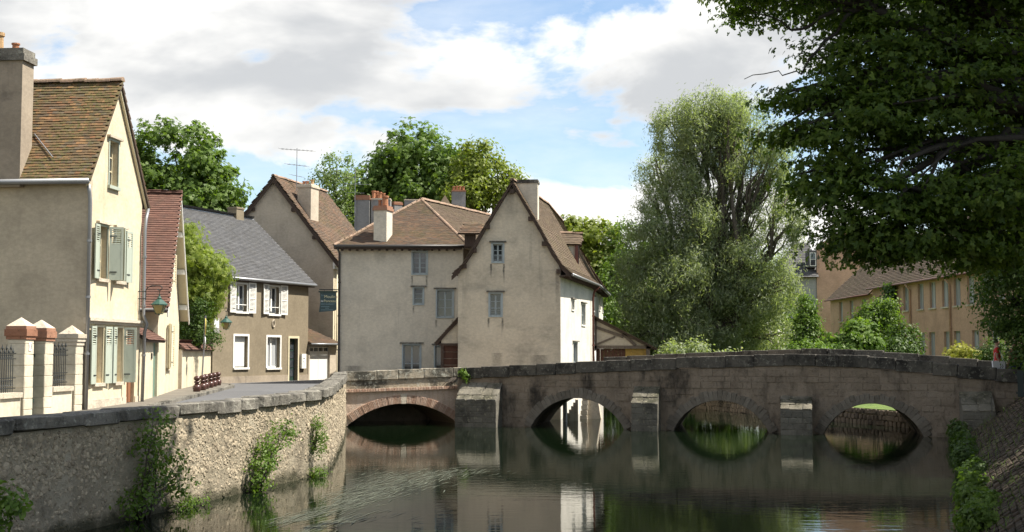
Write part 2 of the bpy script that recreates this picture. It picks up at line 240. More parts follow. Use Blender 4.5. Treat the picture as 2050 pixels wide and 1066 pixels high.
# ---------------------------------------------------------------- mesh helpers
def V3(*a): return Vector(a)
def thing(name, label, cat, loc, group=None, kind=None):
    o = bpy.data.objects.new(name, None); o.empty_display_size = 0.3; COL.objects.link(o); o.location = loc
    o['label'] = label; o['category'] = cat
    if group: o['group'] = group
    return o
def tag(o, label=None, cat=None, group=None, kind=None):
    if label: o['label'] = label
    if cat: o['category'] = cat
    if group: o['group'] = group
    if kind: o['kind'] = kind
    return o
def wloc(o):
    v = Vector(o.location)
    while o.parent: o = o.parent; v += Vector(o.location)
    return v
def link(name, me, mat, parent=None, loc=(0, 0, 0)):
    o = bpy.data.objects.new(name, me); COL.objects.link(o)
    if mat and not me.materials: me.materials.append(MATS[mat])
    if parent: o.parent = parent; o.location = Vector(loc) - wloc(parent)
    else: o.location = loc
    return o
class MB:
    def __init__(s): s.v = []; s.f = []
    def face(s, pts):
        i = len(s.v); s.v += [tuple(p) for p in pts]; s.f.append(tuple(range(i, i + len(pts)))); return s
    def mesh(s, vs, fs):
        i = len(s.v); s.v += [tuple(p) for p in vs]; s.f += [tuple(k + i for k in f) for f in fs]; return s
    def pbox(s, o, a, b, c):                     # parallelepiped from corner o along a, b, c
        o, a, b, c = map(Vector, (o, a, b, c)); p = [o, o + a, o + a + b, o + b]; p += [q + c for q in p]
        fs = [(0, 3, 2, 1), (4, 5, 6, 7), (0, 1, 5, 4), (1, 2, 6, 5), (2, 3, 7, 6), (3, 0, 4, 7)]
        if a.cross(b).dot(c) < 0: fs = [f[::-1] for f in fs]
        return s.mesh(p, fs)
    def box(s, x0, y0, z0, x1, y1, z1): return s.pbox((x0, y0, z0), (x1 - x0, 0, 0), (0, y1 - y0, 0), (0, 0, z1 - z0))
    def prism(s, pts, ext):                      # polygon extruded by ext
        pts = [Vector(p) for p in pts]; e = Vector(ext); n = len(pts); nn = sum(((pts[i] - pts[0]).cross(pts[(i + 1) % n] - pts[0]) for i in range(1, n - 1)), Vector())
        if nn.dot(e) < 0: pts.reverse()
        vs = pts + [p + e for p in pts]; fs = [tuple(range(n))[::-1], tuple(range(n, 2 * n))] + [(i, (i + 1) % n, n + (i + 1) % n, n + i) for i in range(n)]
        return s.mesh(vs, fs)
    def tube(s, pts, r, n=8, cap=True):
        pts = [Vector(p) for p in pts]; rs = r if hasattr(r, '__len__') else [r] * len(pts); vs = []; fs = []; up = None
        for i, p in enumerate(pts):
            d = (pts[min(i + 1, len(pts) - 1)] - pts[max(i - 1, 0)]).normalized()
            if up is None: up = d.orthogonal().normalized()
            up = (up - d * up.dot(d)); up = up.normalized() if up.length > 1e-5 else d.orthogonal().normalized()
            w = d.cross(up)
            vs += [p + (up * math.cos(2 * math.pi * k / n) + w * math.sin(2 * math.pi * k / n)) * rs[i] for k in range(n)]
        for i in range(len(pts) - 1):
            for k in range(n): fs.append((i * n + k, i * n + (k + 1) % n, (i + 1) * n + (k + 1) % n, (i + 1) * n + k))
        if cap: fs += [tuple(range(n))[::-1], tuple(range(len(vs) - n, len(vs)))]
        return s.mesh(vs, fs)
    def lathe(s, c, prof, n=14, ang=0.0):        # (radius, z) profile about a vertical axis
        c = Vector(c); vs = []; fs = []
        for r, z in prof: vs += [c + Vector((r * math.cos(ang + 2 * math.pi * k / n), r * math.sin(ang + 2 * math.pi * k / n), z)) for k in range(n)]
        for i in range(len(prof) - 1):
            for k in range(n): fs.append((i * n + k, i * n + (k + 1) % n, (i + 1) * n + (k + 1) % n, (i + 1) * n + k))
        fs += [tuple(range(n))[::-1], tuple(range(len(vs) - n, len(vs)))]
        return s.mesh(vs, fs)
    def build(s, name, mat, parent=None, smooth=False, origin=None):
        a = np.array(s.v); c = Vector((a[:, 0].min() + a[:, 0].max(), a[:, 1].min() + a[:, 1].max(), 0)) / 2; c.z = a[:, 2].min()
        if origin is not None: c = Vector(origin)
        me = bpy.data.meshes.new(name); me.from_pydata([tuple(Vector(v) - c) for v in s.v], [], s.f); me.update()
        if smooth: me.polygons.foreach_set('use_smooth', [True] * len(me.polygons))
        return link(name, me, mat, parent, c)
def fast(name, V, F, mat, parent=None, var=None, loc=None):  # numpy arrays -> one mesh
    V = np.asarray(V, np.float32); F = np.asarray(F, np.int32); c = np.zeros(3, np.float32)
    if loc is None: loc = np.array([V[:, 0].mean(), V[:, 1].mean(), V[:, 2].min()])
    V = V - np.asarray(loc, np.float32)
    me = bpy.data.meshes.new(name); k = F.shape[1]
    me.vertices.add(len(V)); me.vertices.foreach_set('co', V.ravel())
    me.loops.add(F.size); me.loops.foreach_set('vertex_index', F.ravel())
    me.polygons.add(len(F)); me.polygons.foreach_set('loop_start', np.arange(0, F.size, k, dtype=np.int32)); me.polygons.foreach_set('loop_total', np.full(len(F), k, np.int32))
    if var is not None:
        at = me.attributes.new('var', 'FLOAT', 'POINT'); at.data.foreach_set('value', np.asarray(var, np.float32))
    me.update(calc_edges=True)
    if var is None: me.shade_flat()
    return link(name, me, mat, parent, Vector([float(x) for x in loc]))
def replicate(pv, pf, mats):                     # proto verts/faces, (N,4,4) -> V, F
    pv = np.asarray(pv, float); pf = np.asarray(pf); n = len(mats); k = len(pv)
    V = np.einsum('nij,vj->nvi', mats[:, :3, :3], pv) + mats[:, None, :3, 3]
    F = (pf[None] + (np.arange(n) * k)[:, None, None]).reshape(-1, pf.shape[1]); return V.reshape(-1, 3), F
CUBE_V = [(-.5, -.5, -.5), (.5, -.5, -.5), (.5, .5, -.5), (-.5, .5, -.5), (-.5, -.5, .5), (.5, -.5, .5), (.5, .5, .5), (-.5, .5, .5)]
CUBE_F = [(0, 3, 2, 1), (4, 5, 6, 7), (0, 1, 5, 4), (1, 2, 6, 5), (2, 3, 7, 6), (3, 0, 4, 7)]
def stone_mesh(name, seed, bev=0.10, jit=0.03):  # unit block with worn, chamfered edges
    r = random.Random(seed); bm = bmesh.new(); bmesh.ops.create_cube(bm, size=1.0)
    bmesh.ops.bevel(bm, geom=list(bm.edges), offset=bev, segments=1, affect='EDGES', profile=0.5)
    for v in bm.verts: v.co += Vector((r.uniform(-jit, jit), r.uniform(-jit, jit), r.uniform(-jit, jit)))
    bmesh.ops.triangulate(bm, faces=bm.faces); me = bpy.data.meshes.new(name); bm.to_mesh(me); bm.free(); return me
def frame_mat(o, a, b, c):
    m = np.eye(4); m[:3, 0] = a; m[:3, 1] = b; m[:3, 2] = c; m[:3, 3] = o; return m
PROTO = {}
def pieces(parent, name, mat, mats, kind='stone', limit=300, stuffname=None):
    """alike pieces: the ones nearest to the viewer as objects that share a few meshes, the rest joined"""
    mats = np.array(mats); 
    if len(mats) == 0: return
    d = np.linalg.norm(mats[:, :3, 3] - np.array(EYE), axis=1); order = np.argsort(d)
    key = (kind, mat)
    if key not in PROTO:
        if kind == 'box':
            me = bpy.data.meshes.new(name); me.from_pydata(CUBE_V, [], CUBE_F); me.update(); PROTO[key] = [me]
        else: PROTO[key] = [stone_mesh(name, 10 + i, 0.035 if kind == 'sharp' else 0.10, 0.012 if kind == 'sharp' else 0.035) for i in range(5)]
        for me in PROTO[key]: me.materials.append(MATS[mat])
    pl = wloc(parent) if parent else Vector()
    for q, i in enumerate(order[:limit]):
        o = bpy.data.objects.new(name, PROTO[key][q % len(PROTO[key])]); COL.objects.link(o)
        mm = Matrix(mats[i].tolist()); mm.translation -= pl
        if parent: o.parent = parent
        o.matrix_basis = mm
    rest = mats[order[limit:]]
    if len(rest):
        me = PROTO[key][0]; pv = np.array([v.co[:] for v in me.vertices]); pf = np.array([p.vertices[:] for p in me.polygons])
        Vv, Ff = replicate(pv, pf, rest); tag(fast(stuffname or (name + '_field'), Vv, Ff, mat, parent), kind='stuff')

# --- walls with real openings
def clip(poly, f):
    out = []
    for i in range(len(poly)):
        a, b = poly[i], poly[(i + 1) % len(poly)]; fa, fb = f(a), f(b)
        if fa >= 0: out.append(a)
        if (fa > 0 > fb) or (fa < 0 < fb): k = fa / (fa - fb); out.append((a[0] + (b[0] - a[0]) * k, a[1] + (b[1] - a[1]) * k))
    return out
class Wall:
    """vertical wall plane: O plan origin, U unit plan direction (left to right from outside)"""
    def __init__(s, O, U):
        u = Vector((U[0], U[1], 0)).normalized(); s.O = Vector((O[0], O[1], 0)); s.u = u; s.n = Vector((u.y, -u.x, 0))
    def p(s, a, z, out=0.0): return s.O + s.u * a + s.n * out + Vector((0, 0, z))
    def block(s, mb, a0, z0, a1, z1, o0, o1): return mb.pbox(s.p(a0, z0, o0), s.u * (a1 - a0), s.n * (o1 - o0), Vector((0, 0, z1 - z0)))
    def panel(s, parent, name, mat, outline, ops=(), depth=0.22):
        xs = sorted({min(q[0] for q in outline), max(q[0] for q in outline), *[o[0] for o in ops], *[o[2] for o in ops]})
        zs = sorted({min(q[1] for q in outline), max(q[1] for q in outline), *[o[1] for o in ops], *[o[3] for o in ops]})
        mb = MB()
        for i in range(len(xs) - 1):
            for j in range(len(zs) - 1):
                x0, x1, z0, z1 = xs[i], xs[i + 1], zs[j], zs[j + 1]; cx, cz = (x0 + x1) / 2, (z0 + z1) / 2
                if any(o[0] < cx < o[2] and o[1] < cz < o[3] for o in ops): continue
                pl = list(outline)
                for f in (lambda q: q[0] - x0, lambda q: x1 - q[0], lambda q: q[1] - z0, lambda q: z1 - q[1]):
                    pl = clip(pl, f)
                    if len(pl) < 3: break
                if len(pl) >= 3: mb.face([s.p(*q) for q in pl])
        for (x0, z0, x1, z1) in ops:
            for a, b in (((x0, z0), (x1, z0)), ((x1, z0), (x1, z1)), ((x1, z1), (x0, z1)), ((x0, z1), (x0, z0))):
                mb.face([s.p(*a), s.p(*b), s.p(*b, -depth), s.p(*a, -depth)])
        n = len(outline)                                     # back and edges, so that the wall has thickness
        for i in range(n):
            a, b = outline[i], outline[(i + 1) % n]; mb.face([s.p(*b), s.p(*a), s.p(*a, -depth - .05), s.p(*b, -depth - .05)])
        mb.face([s.p(*q, -depth - .05) for q in reversed(outline)])
        return mb.build(name, mat, parent)
    def window(s, parent, x0, z0, x1, z1, frame='white_paint', pane='glass', nx=2, ny=3, depth=0.18, fw=0.05, sill=None, casing=None, label=None, lintel=None, cw=.09):
        mb = MB(); d0, d1 = -depth, -depth + 0.05
        s.block(mb, x0, z0, x0 + fw, z1, d0, d1); s.block(mb, x1 - fw, z0, x1, z1, d0, d1); s.block(mb, x0 + fw, z0, x1 - fw, z0 + fw, d0, d1); s.block(mb, x0 + fw, z1 - fw, x1 - fw, z1, d0, d1)
        iw = (x1 - x0 - 2 * fw); ih = z1 - z0 - 2 * fw
        for i in range(1, nx):
            c = x0 + fw + iw * i / nx; h = fw * 0.8 if nx == 2 else 0.016; s.block(mb, c - h, z0 + fw, c + h, z1 - fw, d0 + .004, d1 + .012)
        o = mb.build('window', frame, parent)
        if label: o['label'] = label
        if ny > 1:
            mt = MB()
            for j in range(1, ny):
                c = z0 + fw + ih * j / ny; s.block(mt, x0 + fw, c - .014, x1 - fw, c + .014, d0 + .008, d1 - .006)
            mt.build('glazing_bar', frame, o)
        for i in range(nx):
            mp = MB(); s.block(mp, x0 + fw * .5 + iw * i / nx, z0 + fw * .5, x0 + fw * 1.5 + iw * (i + 1) / nx - .001, z1 - fw * .5, d0 - .01, d0 + .012); mp.build('pane', pane, o)
        if sill: ms = MB(); s.block(ms, x0 - .08, z0 - .09, x1 + .08, z0, -depth + .06, .08); ms.build('sill', sill, o)
        if casing:
            mc = MB(); w = cw; s.block(mc, x0 - w, z0 - (0 if sill else w), x0, z1 + w, -.02, .025); s.block(mc, x1, z0 - (0 if sill else w), x1 + w, z1 + w, -.02, .025); s.block(mc, x0, z1, x1, z1 + w, -.02, .025)
            if not sill: s.block(mc, x0, z0 - w, x1, z0, -.02, .045)
            mc.build('casing', casing, o)
        if lintel: ml = MB(); s.block(ml, x0 - .16, z1 + cw + .002, x1 + .16, z1 + cw + .06, -.02, .10); ml.build('drip_ledge', lintel, o)
        return o
    def shutter(s, parent, hinge, z0, z1, w, mat, side, ang=172, louvre=1.0, label=None):
        """leaf hinged at a = hinge, swung open; side -1 opens to the left"""
        th = math.radians(180 - ang); ax = s.u * (side * math.cos(th)) + s.n * math.sin(th); no = s.n * math.cos(th) - s.u * (side * math.sin(th))
        o0 = s.p(hinge, z0, 0.045); H = z1 - z0; mb = MB(); st = 0.06; zl = H * (1 - louvre) if louvre < 1 else st
        B = lambda m, a0, h0, a1, h1, t0, t1: m.pbox(o0 + ax * a0 + Vector((0, 0, h0)) + no * t0, ax * (a1 - a0), no * (t1 - t0), Vector((0, 0, h1 - h0)))
        B(mb, 0, 0, st, H, 0, .035); B(mb, w - st, 0, w, H, 0, .035); B(mb, st, H - st, w - st, H, 0, .035); B(mb, st, 0, w - st, max(zl, st), 0.004, .031)
        if louvre == 1.0: B(mb, st, H / 2 - .03, w - st, H / 2 + .03, 0, .035)
        o = mb.build('shutter', mat, parent)
        if label: o['label'] = label
        ml = MB(); n = max(3, int((H - zl - st) / (.06 if louvre == 1.0 else .055)))
        for k in range(n):
            zz = max(zl, st) + (H - st - max(zl, st)) * (k + .5) / n; q = o0 + ax * st + Vector((0, 0, zz)) + no * .004
            ml.pbox(q, ax * (w - 2 * st), no * .028 + Vector((0, 0, -.022)), Vector((0, 0, .010)))
        ml.build('louvres', mat, o)
        mh = MB(); B(mh, .02, H * .14, w * .55, H * .14 + .03, .035, .043); B(mh, .02, H * .82, w * .55, H * .82 + .03, .035, .043); mh.build('strap_hinge', 'iron' if mat != 'white_paint' else mat, o)
        return o

# --- tiled roof planes
def inside(poly, x, y):
    c = False
    for i in range(len(poly)):
        (x0, y0), (x1, y1) = poly[i], poly[i - 1]
        if (y0 > y) != (y1 > y) and x < (x1 - x0) * (y - y0) / (y1 - y0) + x0: c = not c
    return c
def roof_plane(parent, pts, mat, tw=0.17, ex=0.11, th=0.018, limit=0, name='tile', deck='dark_timber', jit=1.0, back=False, sag=0.0):
    """planar roof polygon, first edge is the eave; rows of overlapping tiles on a thin deck"""
    pts = [Vector(p) for p in pts]; e = (pts[1] - pts[0]).normalized(); n = None
    for q in pts[2:]:
        c = e.cross(q - pts[0])
        if c.length > .2: n = c.normalized(); break
    if n.z < 0: n = -n
    u = n.cross(e)
    if u.z < 0: u = -u
    P2 = [((p - pts[0]).dot(e), (p - pts[0]).dot(u)) for p in pts]
    MB().prism([p - n * 0.07 for p in pts], n * 0.06).build('roof_deck', deck, parent)
    a0, a1 = min(p[0] for p in P2), max(p[0] for p in P2); b1 = max(p[1] for p in P2); ms = []
    tilt = 0.16; ea, ua, na = np.array(e), np.array(u), np.array(n)
    rows = int(b1 / ex) + 1
    for j in range(rows):
        y = j * ex; x = a0 - tw * (0.5 if j % 2 else 0.0) + tw / 2; rj = random.uniform(-.006, .006) * jit
        while x < a1 + tw / 2:
            if inside(P2, x, min(y + ex * .55, b1 - .01)):
                r = random.gauss(0, .010) * jit; dn = random.uniform(0, .006) * jit; sg = sag * math.sin(x * 1.3) * math.sin(y * .9)
                ud = ua * math.cos(tilt) - na * math.sin(tilt); nd = na * math.cos(tilt) + ua * math.sin(tilt)
                ed = ea * math.cos(r) + ud * math.sin(r); ud2 = ud * math.cos(r) - ea * math.sin(r)
                ln = ex * 1.75; c = np.array(pts[0]) + ea * x + ua * (y + rj + random.uniform(-.006, .006) * jit) + ud2 * (ln / 2 - .02) + na * (.028 + dn + sg)
                ms.append(frame_mat(c, ed * tw * .985, ud2 * ln, nd * th))
            x += tw
    if limit: pieces(parent, name, mat, ms, 'box', limit, 'tile_courses')
    else:
        Vv, Ff = replicate(CUBE_V, [CUBE_F[k] for k in (1, 2, 3, 5)], np.array(ms)); tag(fast('tile_courses', Vv, Ff, mat, parent), kind='stuff')
def ridge_line(parent, a, b, mat='ridge_clay', step=0.36, r=0.10, name='ridge_tile'):
    a, b = Vector(a), Vector(b); d = b - a; n = max(1, int(d.length / step)); d.normalize(); key = ('ridge', mat, round(r, 3), step)
    if key not in PROTO:
        mb = MB(); k = 7; pv = []
        for x, rr in ((-.5, r), (.5, r * 1.12)):
            pv += [(x * step * 1.06, rr * math.cos(math.pi * i / (k - 1)), rr * math.sin(math.pi * i / (k - 1))) for i in range(k)]
        me = bpy.data.meshes.new(name); me.from_pydata(pv, [], [(i, i + 1, k + i + 1, k + i) for i in range(k - 1)] + [tuple(range(k)), tuple(range(2 * k - 1, k - 1, -1))]); me.update(); me.materials.append(MATS[mat]); PROTO[key] = me
    w = Vector((0, 0, 1)).cross(d).normalized(); up = d.cross(w); st = (b - a).length / n; pl = wloc(parent)
    for i in range(n):
        o = bpy.data.objects.new(name, PROTO[key]); COL.objects.link(o); o.parent = parent; c = a + d * st * (i + .5) - pl + up * random.uniform(-.01, .012)
        m = Matrix((d, w, up)).transposed().to_4x4(); m.translation = c; o.matrix_basis = m @ Matrix.Rotation(random.uniform(-.03, .03), 4, 'Z')
def chimney(parent, x0, y0, z0, x1, y1, z1, mat, cap='pale_cap', pots=(), U=None, capov=.05, caph=.18, name='chimney', label=None):
    """stack on an axis frame given by U (plan direction of its long side)"""
    if U is None: U = (1, 0)
    u = Vector((U[0], U[1], 0)).normalized(); w = Vector((-u.y, u.x, 0)); o = Vector((x0, y0, 0)); a, b = (x1 - x0), (y1 - y0)
    mb = MB(); mb.pbox(o + Vector((0, 0, z0)), u * a, w * b, Vector((0, 0, z1 - z0 - caph))); c = mb.build(name, mat, parent)
    if label: c['label'] = label
    mc = MB(); mc.pbox(o - u * capov - w * capov + Vector((0, 0, z1 - caph)), u * (a + 2 * capov), w * (b + 2 * capov), Vector((0, 0, caph * .55)))
    mc.pbox(o - u * capov * .3 - w * capov * .3 + Vector((0, 0, z1 - caph * .45)), u * (a + .6 * capov), w * (b + .6 * capov), Vector((0, 0, caph * .45))); mc.build('chimney_cap', cap, c)
    for (fx, fy, r, h, pm) in pots:
        q = o + u * a * fx + w * b * fy + Vector((0, 0, z1)); MB().lathe(q, [(r * .92, -.02), (r * .9, h * .15), (r * .82, h * .8), (r * 1.08, h * .82), (r * 1.08, h), (r * .7, h), (r * .65, h * .6)], 12).build('chimney_pot', pm, c, smooth=False)
    return c
def pipe(parent, pts, r, mat, name='drainpipe', brackets=True):
    o = MB().tube(pts, r, 8).build(name, mat, parent, smooth=True)
    if brackets:
        mb = MB(); z0, z1 = pts[-1][2], pts[0][2]; k = max(2, int(abs(z1 - z0) / 1.4))
        for i in range(1, k):
            z = z0 + (z1 - z0) * i / k
            for a, b in zip(pts, pts[1:]):
                if min(a[2], b[2]) <= z <= max(a[2], b[2]) and a[2] != b[2]:
                    q = Vector(a).lerp(Vector(b), (z - a[2]) / (b[2] - a[2])); mb.lathe(q - Vector((0, 0, .03)), [(r * 1.35, 0), (r * 1.35, .06)], 8); break
        if mb.v: mb.build('pipe_clip', mat, o)
    return o
# ================================================================= SETTING
def struct(o): o['kind'] = 'structure'; return o
def interp(x, xs, ys): return float(np.interp(x, xs, ys))
WATER = -1.30
def street_z(y): return interp(y, [0, 33, 40, 60, 75], [0, 0, .13, .2, .25])
QP = [(-15.5, -20), (-10.6, 7), (-7.65, 19.2), (-6.1, 25.5), (-5.5, 28), (-4.88, 30.4), (-4.62, 31.9), (-4.66, 33.4), (-5.6, 43), (-6.58, 51.4)]     # waterside face of the quay
QZ = [.60, .60, .62, .64, .66, .70, .73, .76, .80, .85]
def resample(P, step, extra=None):
    P = np.array(P, float); seg = np.linalg.norm(np.diff(P[:, :2], axis=0), axis=1); cum = np.r_[0, np.cumsum(seg)]; n = int(cum[-1] / step) + 1; s = np.linspace(0, cum[-1], n)
    out = np.stack([np.interp(s, cum, P[:, k]) for k in range(P.shape[1])], 1); return s, out
RB = [(-2.5, -20), (1.5, 2), (4.2, 12), (7.45, 21.4), (10.3, 29.9), (15.5, 45.0)]                                                       # waterline of the right bank
# water and bed
MB().face([(-30, -40, WATER), (40, -40, WATER), (40, 130, WATER), (-30, 130, WATER)]).build('water', 'water')['kind'] = 'structure'
struct(MB().face([(-30, -40, -2.5), (40, -40, -2.5), (40, 130, -2.5), (-30, 130, -2.5)]).build('riverbed', 'mud'))
# land left of the river, and the great sheet to the horizon
landL = [(-1500, -60), (-15.9, -60)] + [(x - .3, y) for x, y in QP] + [(-2.3, 53.4), (0.2, 52.6), (0.9, 56.4), (2.0, 57.2), (3.9, 66), (5.3, 77), (7.2, 100), (40, 1500), (-1500, 1500)]
struct(MB().face([(x, y, -.04) for x, y in landL]).build('ground', 'earth'))
struct(MB().mesh([(4.6, 79, -2.4), (10.2, 79, -2.4), (10.2, 83, -.3), (4.6, 83, -.3), (10.5, 140, -.2), (4.6, 140, -.2)], [(0, 1, 2, 3), (3, 2, 4, 5)]).build('upstream_bank', 'earth'))
s_, q_ = resample(RB, 1.5)
mb = MB(); crest = []
for (x, y) in q_: crest.append((x + 2.0, y - .6))
for i in range(len(q_) - 1): mb.face([(q_[i][0] - .5, q_[i][1] + .15, -1.72), (q_[i + 1][0] - .5, q_[i + 1][1] + .15, -1.72), (*crest[i + 1], .22), (*crest[i], .22)][::-1])
struct(mb.build('bank_slope', 'earth'))
struct(MB().face([(*c, .22) for c in crest] + [(20.5, 47.0, .22), (200, 47, .22), (200, -60, .22), (crest[0][0], -60, .22)]).build('bank_ground', 'earth'))
BK = [(17.6, 47.6), (15.4, 50.5), (14.0, 54.8), (11.9, 61), (10.0, 67), (8.7, 74), (8.6, 84), (9.2, 100)]                                 # right bank above the bridge
mb = MB()
for (a, b) in zip(BK, BK[1:]): mb.face([(*a, -.66), (30, a[1], .16), (30, b[1], .16), (*b, -.66)])
mb.face([(30, 47.6, .16), (300, 47.6, .3), (300, 100, .3), (30, 100, .16)]); mb.face([(9.2, 100, -.66), (30, 100, .16), (300, 100, .3), (900, 1500, .3), (42, 1500, .3)])
struct(mb.build('lawn', 'lawn'))
mb = MB()
for (a, b) in zip(BK, BK[1:]): mb.pbox((a[0], a[1], -2.4), (b[0] - a[0], b[1] - a[1], 0), (.35, .06, 0), (0, 0, 1.70))
bw = tag(mb.build('river_bank_wall', 'quay_mortar'), 'low rubble edging of the lawn seen through the rightmost arch', 'wall')
ms = []
for (a, b) in zip(BK[:5], BK[1:6]):
    d = np.array([b[0] - a[0], b[1] - a[1], 0]); ln = np.linalg.norm(d); d /= ln; nn = np.array([-d[1], d[0], 0]) * (1 if -d[1] < 0 else -1); k = int(ln / .28)
    for r in range(3):
        for i in range(k):
            w = random.uniform(.2, .3); c = np.array([a[0], a[1], 0]) + d * ((i + .5 * (r % 2)) * .28 + .1) + nn * .02; c[2] = -1.22 + r * .22 + random.uniform(-.02, .02); ms.append(frame_mat(c, d * w, -nn * .12, np.array([0, 0, .19])))
pieces(bw, 'edging_stone', 'bridge_stone', ms, 'stone', 300)

# street, pavement, kerb
ys = [-20, 0, 10, 20, 26, 28, 30.4, 32, 34, 37, 40, 43, 46, 49, 51.4]
qx = lambda y: interp(y, [p[1] for p in QP], [p[0] for p in QP]) - .32
hx = lambda y: interp(y, [-20, 30, 34, 38, 41, 48, 58.5], [-16, -11.9, -11.5, -11.2, -11.5, -12.6, -13.8])
mb = MB()
for a, b in zip(ys, ys[1:]): mb.face([(hx(a) - .3, a, street_z(a)), (qx(a), a, street_z(a)), (qx(b), b, street_z(b)), (hx(b) - .3, b, street_z(b))])
mb.face([(hx(51.4) - .3, 51.4, street_z(51.4)), (qx(51.4), 51.4, street_z(51.4)), (-2.2, 53.3, .2), (0.6, 52.4, .2), (1.9, 57.0, .2), (-2.4, 57, .2), (-2.5, 60.2, .2), (-7.9, 60.2, .2), (-9.3, 69.8, .22), (-10.2, 66.6, .22), (-13.6, 58.5, .2)])
struct(mb.build('street', 'asphalt'))
KB = [(-10.75, 22.0), (-10.35, 30), (-10.05, 36), (-10.15, 39), (-10.55, 44), (-11.15, 50), (-11.45, 53.5), (-12.0, 55.6), (-13.0, 57.2), (-13.9, 58.3)]
s_, q_ = resample(KB, .75); mb = MB()
for a, b in zip(q_, q_[1:]):
    ha, hb = hx(a[1]) - .3, hx(b[1]) - .3
    mb.face([(ha, a[1], street_z(a[1]) + .10), (a[0] - .12, a[1], street_z(a[1]) + .10), (b[0] - .12, b[1], street_z(b[1]) + .10), (hb, b[1], street_z(b[1]) + .10)])
pv = struct(mb.build('pavement', 'pavement')); ms = []
for a, b in zip(q_, q_[1:]):
    c = (a + b) / 2; d = np.array([b[0] - a[0], b[1] - a[1], 0]); ln = np.linalg.norm(d); d /= ln; nn = np.array([-d[1], d[0], 0])
    ms.append(frame_mat(np.array([c[0], c[1], street_z(c[1]) + .035]), d * ln * .98, nn * .16, np.array([0, 0, .15])))
pieces(pv, 'kerb_stone', 'coping_stone', ms, 'sharp')

# ================================================================= QUAY WALL
quay = thing('quay_wall', 'long rubble quay wall with rough stone coping along the left bank', 'wall', (-5.5, 28, WATER))
s_, q_ = resample([(x, y, z) for (x, y), z in zip(QP, QZ)], .5)
def qnorm(i):
    a, b = q_[max(i - 1, 0)], q_[min(i + 1, len(q_) - 1)]; d = np.array([b[0] - a[0], b[1] - a[1]]); d /= np.linalg.norm(d); return d, np.array([d[1], -d[0]])   # normal towards the water
mb = MB()
for i in range(len(q_) - 1):
    d, n0 = qnorm(i); _, n1 = qnorm(i + 1); a, b = q_[i], q_[i + 1]; A = lambda q, n, o, z: (q[0] + n[0] * o, q[1] + n[1] * o, z)
    mb.face([A(a, n0, .10, -2.5), A(b, n1, .10, -2.5), A(b, n1, 0, b[2] - .22), A(a, n0, 0, a[2] - .22)])
    mb.face([A(a, n0, 0, a[2] - .22), A(b, n1, 0, b[2] - .22), A(b, n1, -.42, b[2] - .22), A(a, n0, -.42, a[2] - .22)])
    mb.face([A(a, n0, -.42, a[2] - .22), A(b, n1, -.42, b[2] - .22), A(b, n1, -.42, -.3), A(a, n0, -.42, -.3)])
mb.build('wall_body', 'quay_mortar', quay)
cl = s_[-1]; s = 0.0; ms = []; si = np.array(s_)
while s < cl - .2:
    ln = random.uniform(.55, 1.15); c = min(s + ln / 2, cl - .1); i = int(np.searchsorted(si, c)); i = min(max(i, 1), len(q_) - 1)
    f = (c - si[i - 1]) / (si[i] - si[i - 1]); p = q_[i - 1] * (1 - f) + q_[i] * f; d, n = qnorm(i); h = random.uniform(.21, .27); tw = random.uniform(-.03, .03)
    d3 = np.array([d[0], d[1], 0]); n3 = np.array([n[0], n[1], 0]); d3, n3 = d3 * math.cos(tw) + n3 * math.sin(tw), n3 * math.cos(tw) - d3 * math.sin(tw)
    if p[1] > 4: ms.append(frame_mat(np.array([p[0], p[1], p[2] - h / 2 + random.uniform(-.015, .015)]) - n3 * .18, d3 * (ln * .985), -n3 * random.uniform(.50, .56), np.array([0, 0, h])))
    s += ln
pieces(quay, 'coping_stone', 'coping_stone', ms, 'stone')
ico = [(0, 0, 1), (.894, 0, .447), (.276, .851, .447), (-.724, .526, .447), (-.724, -.526, .447), (.276, -.851, .447), (.724, .526, -.447), (-.276, .851, -.447), (-.894, 0, -.447), (-.276, -.851, -.447), (.724, -.526, -.447), (0, 0, -1)]
icof = [(0, 1, 2), (0, 2, 3), (0, 3, 4), (0, 4, 5), (0, 5, 1), (1, 6, 2), (2, 7, 3), (3, 8, 4), (4, 9, 5), (5, 10, 1), (6, 7, 2), (7, 8, 3), (8, 9, 4), (9, 10, 5), (10, 6, 1), (11, 7, 6), (11, 8, 7), (11, 9, 8), (11, 10, 9), (11, 6, 10)]
ms = []
for k in range(24000):
    s = random.uniform(26, cl - .05); i = min(max(int(np.searchsorted(si, s)), 1), len(q_) - 1); f = (s - si[i - 1]) / (si[i] - si[i - 1]); p = q_[i - 1] * (1 - f) + q_[i] * f; d, n = qnorm(i)
    z = random.uniform(-1.35, p[2] - .27); lim = -.55 + .35 * math.sin(s * .9) + .2 * math.sin(s * 2.3)
    if z < lim and random.random() < .72: continue
    a = min(.11, max(.022, random.gauss(.037, .014))) * (1.9 if random.random() < .06 else 1); b = a * random.uniform(.55, 1.0); r = random.uniform(-.5, .5); dz = np.array([0, 0, 1.]); d3 = np.array([d[0], d[1], 0]); n3 = np.array([n[0], n[1], 0])
    off = .10 * (p[2] - .22 - z) / (p[2] + 2.28); c = np.array([p[0], p[1], z]) + n3 * (off - a * .12)
    ms.append(frame_mat(c, (d3 * math.cos(r) + dz * math.sin(r)) * a, n3 * a * random.uniform(.3, .55), (dz * math.cos(r) - d3 * math.sin(r)) * b))
Vv, Ff = replicate(ico, icof, np.array(ms)); Vv += RNG.normal(0, .005, Vv.shape); tag(fast('rubble_stones', Vv, Ff, 'rubble', quay), kind='stuff')

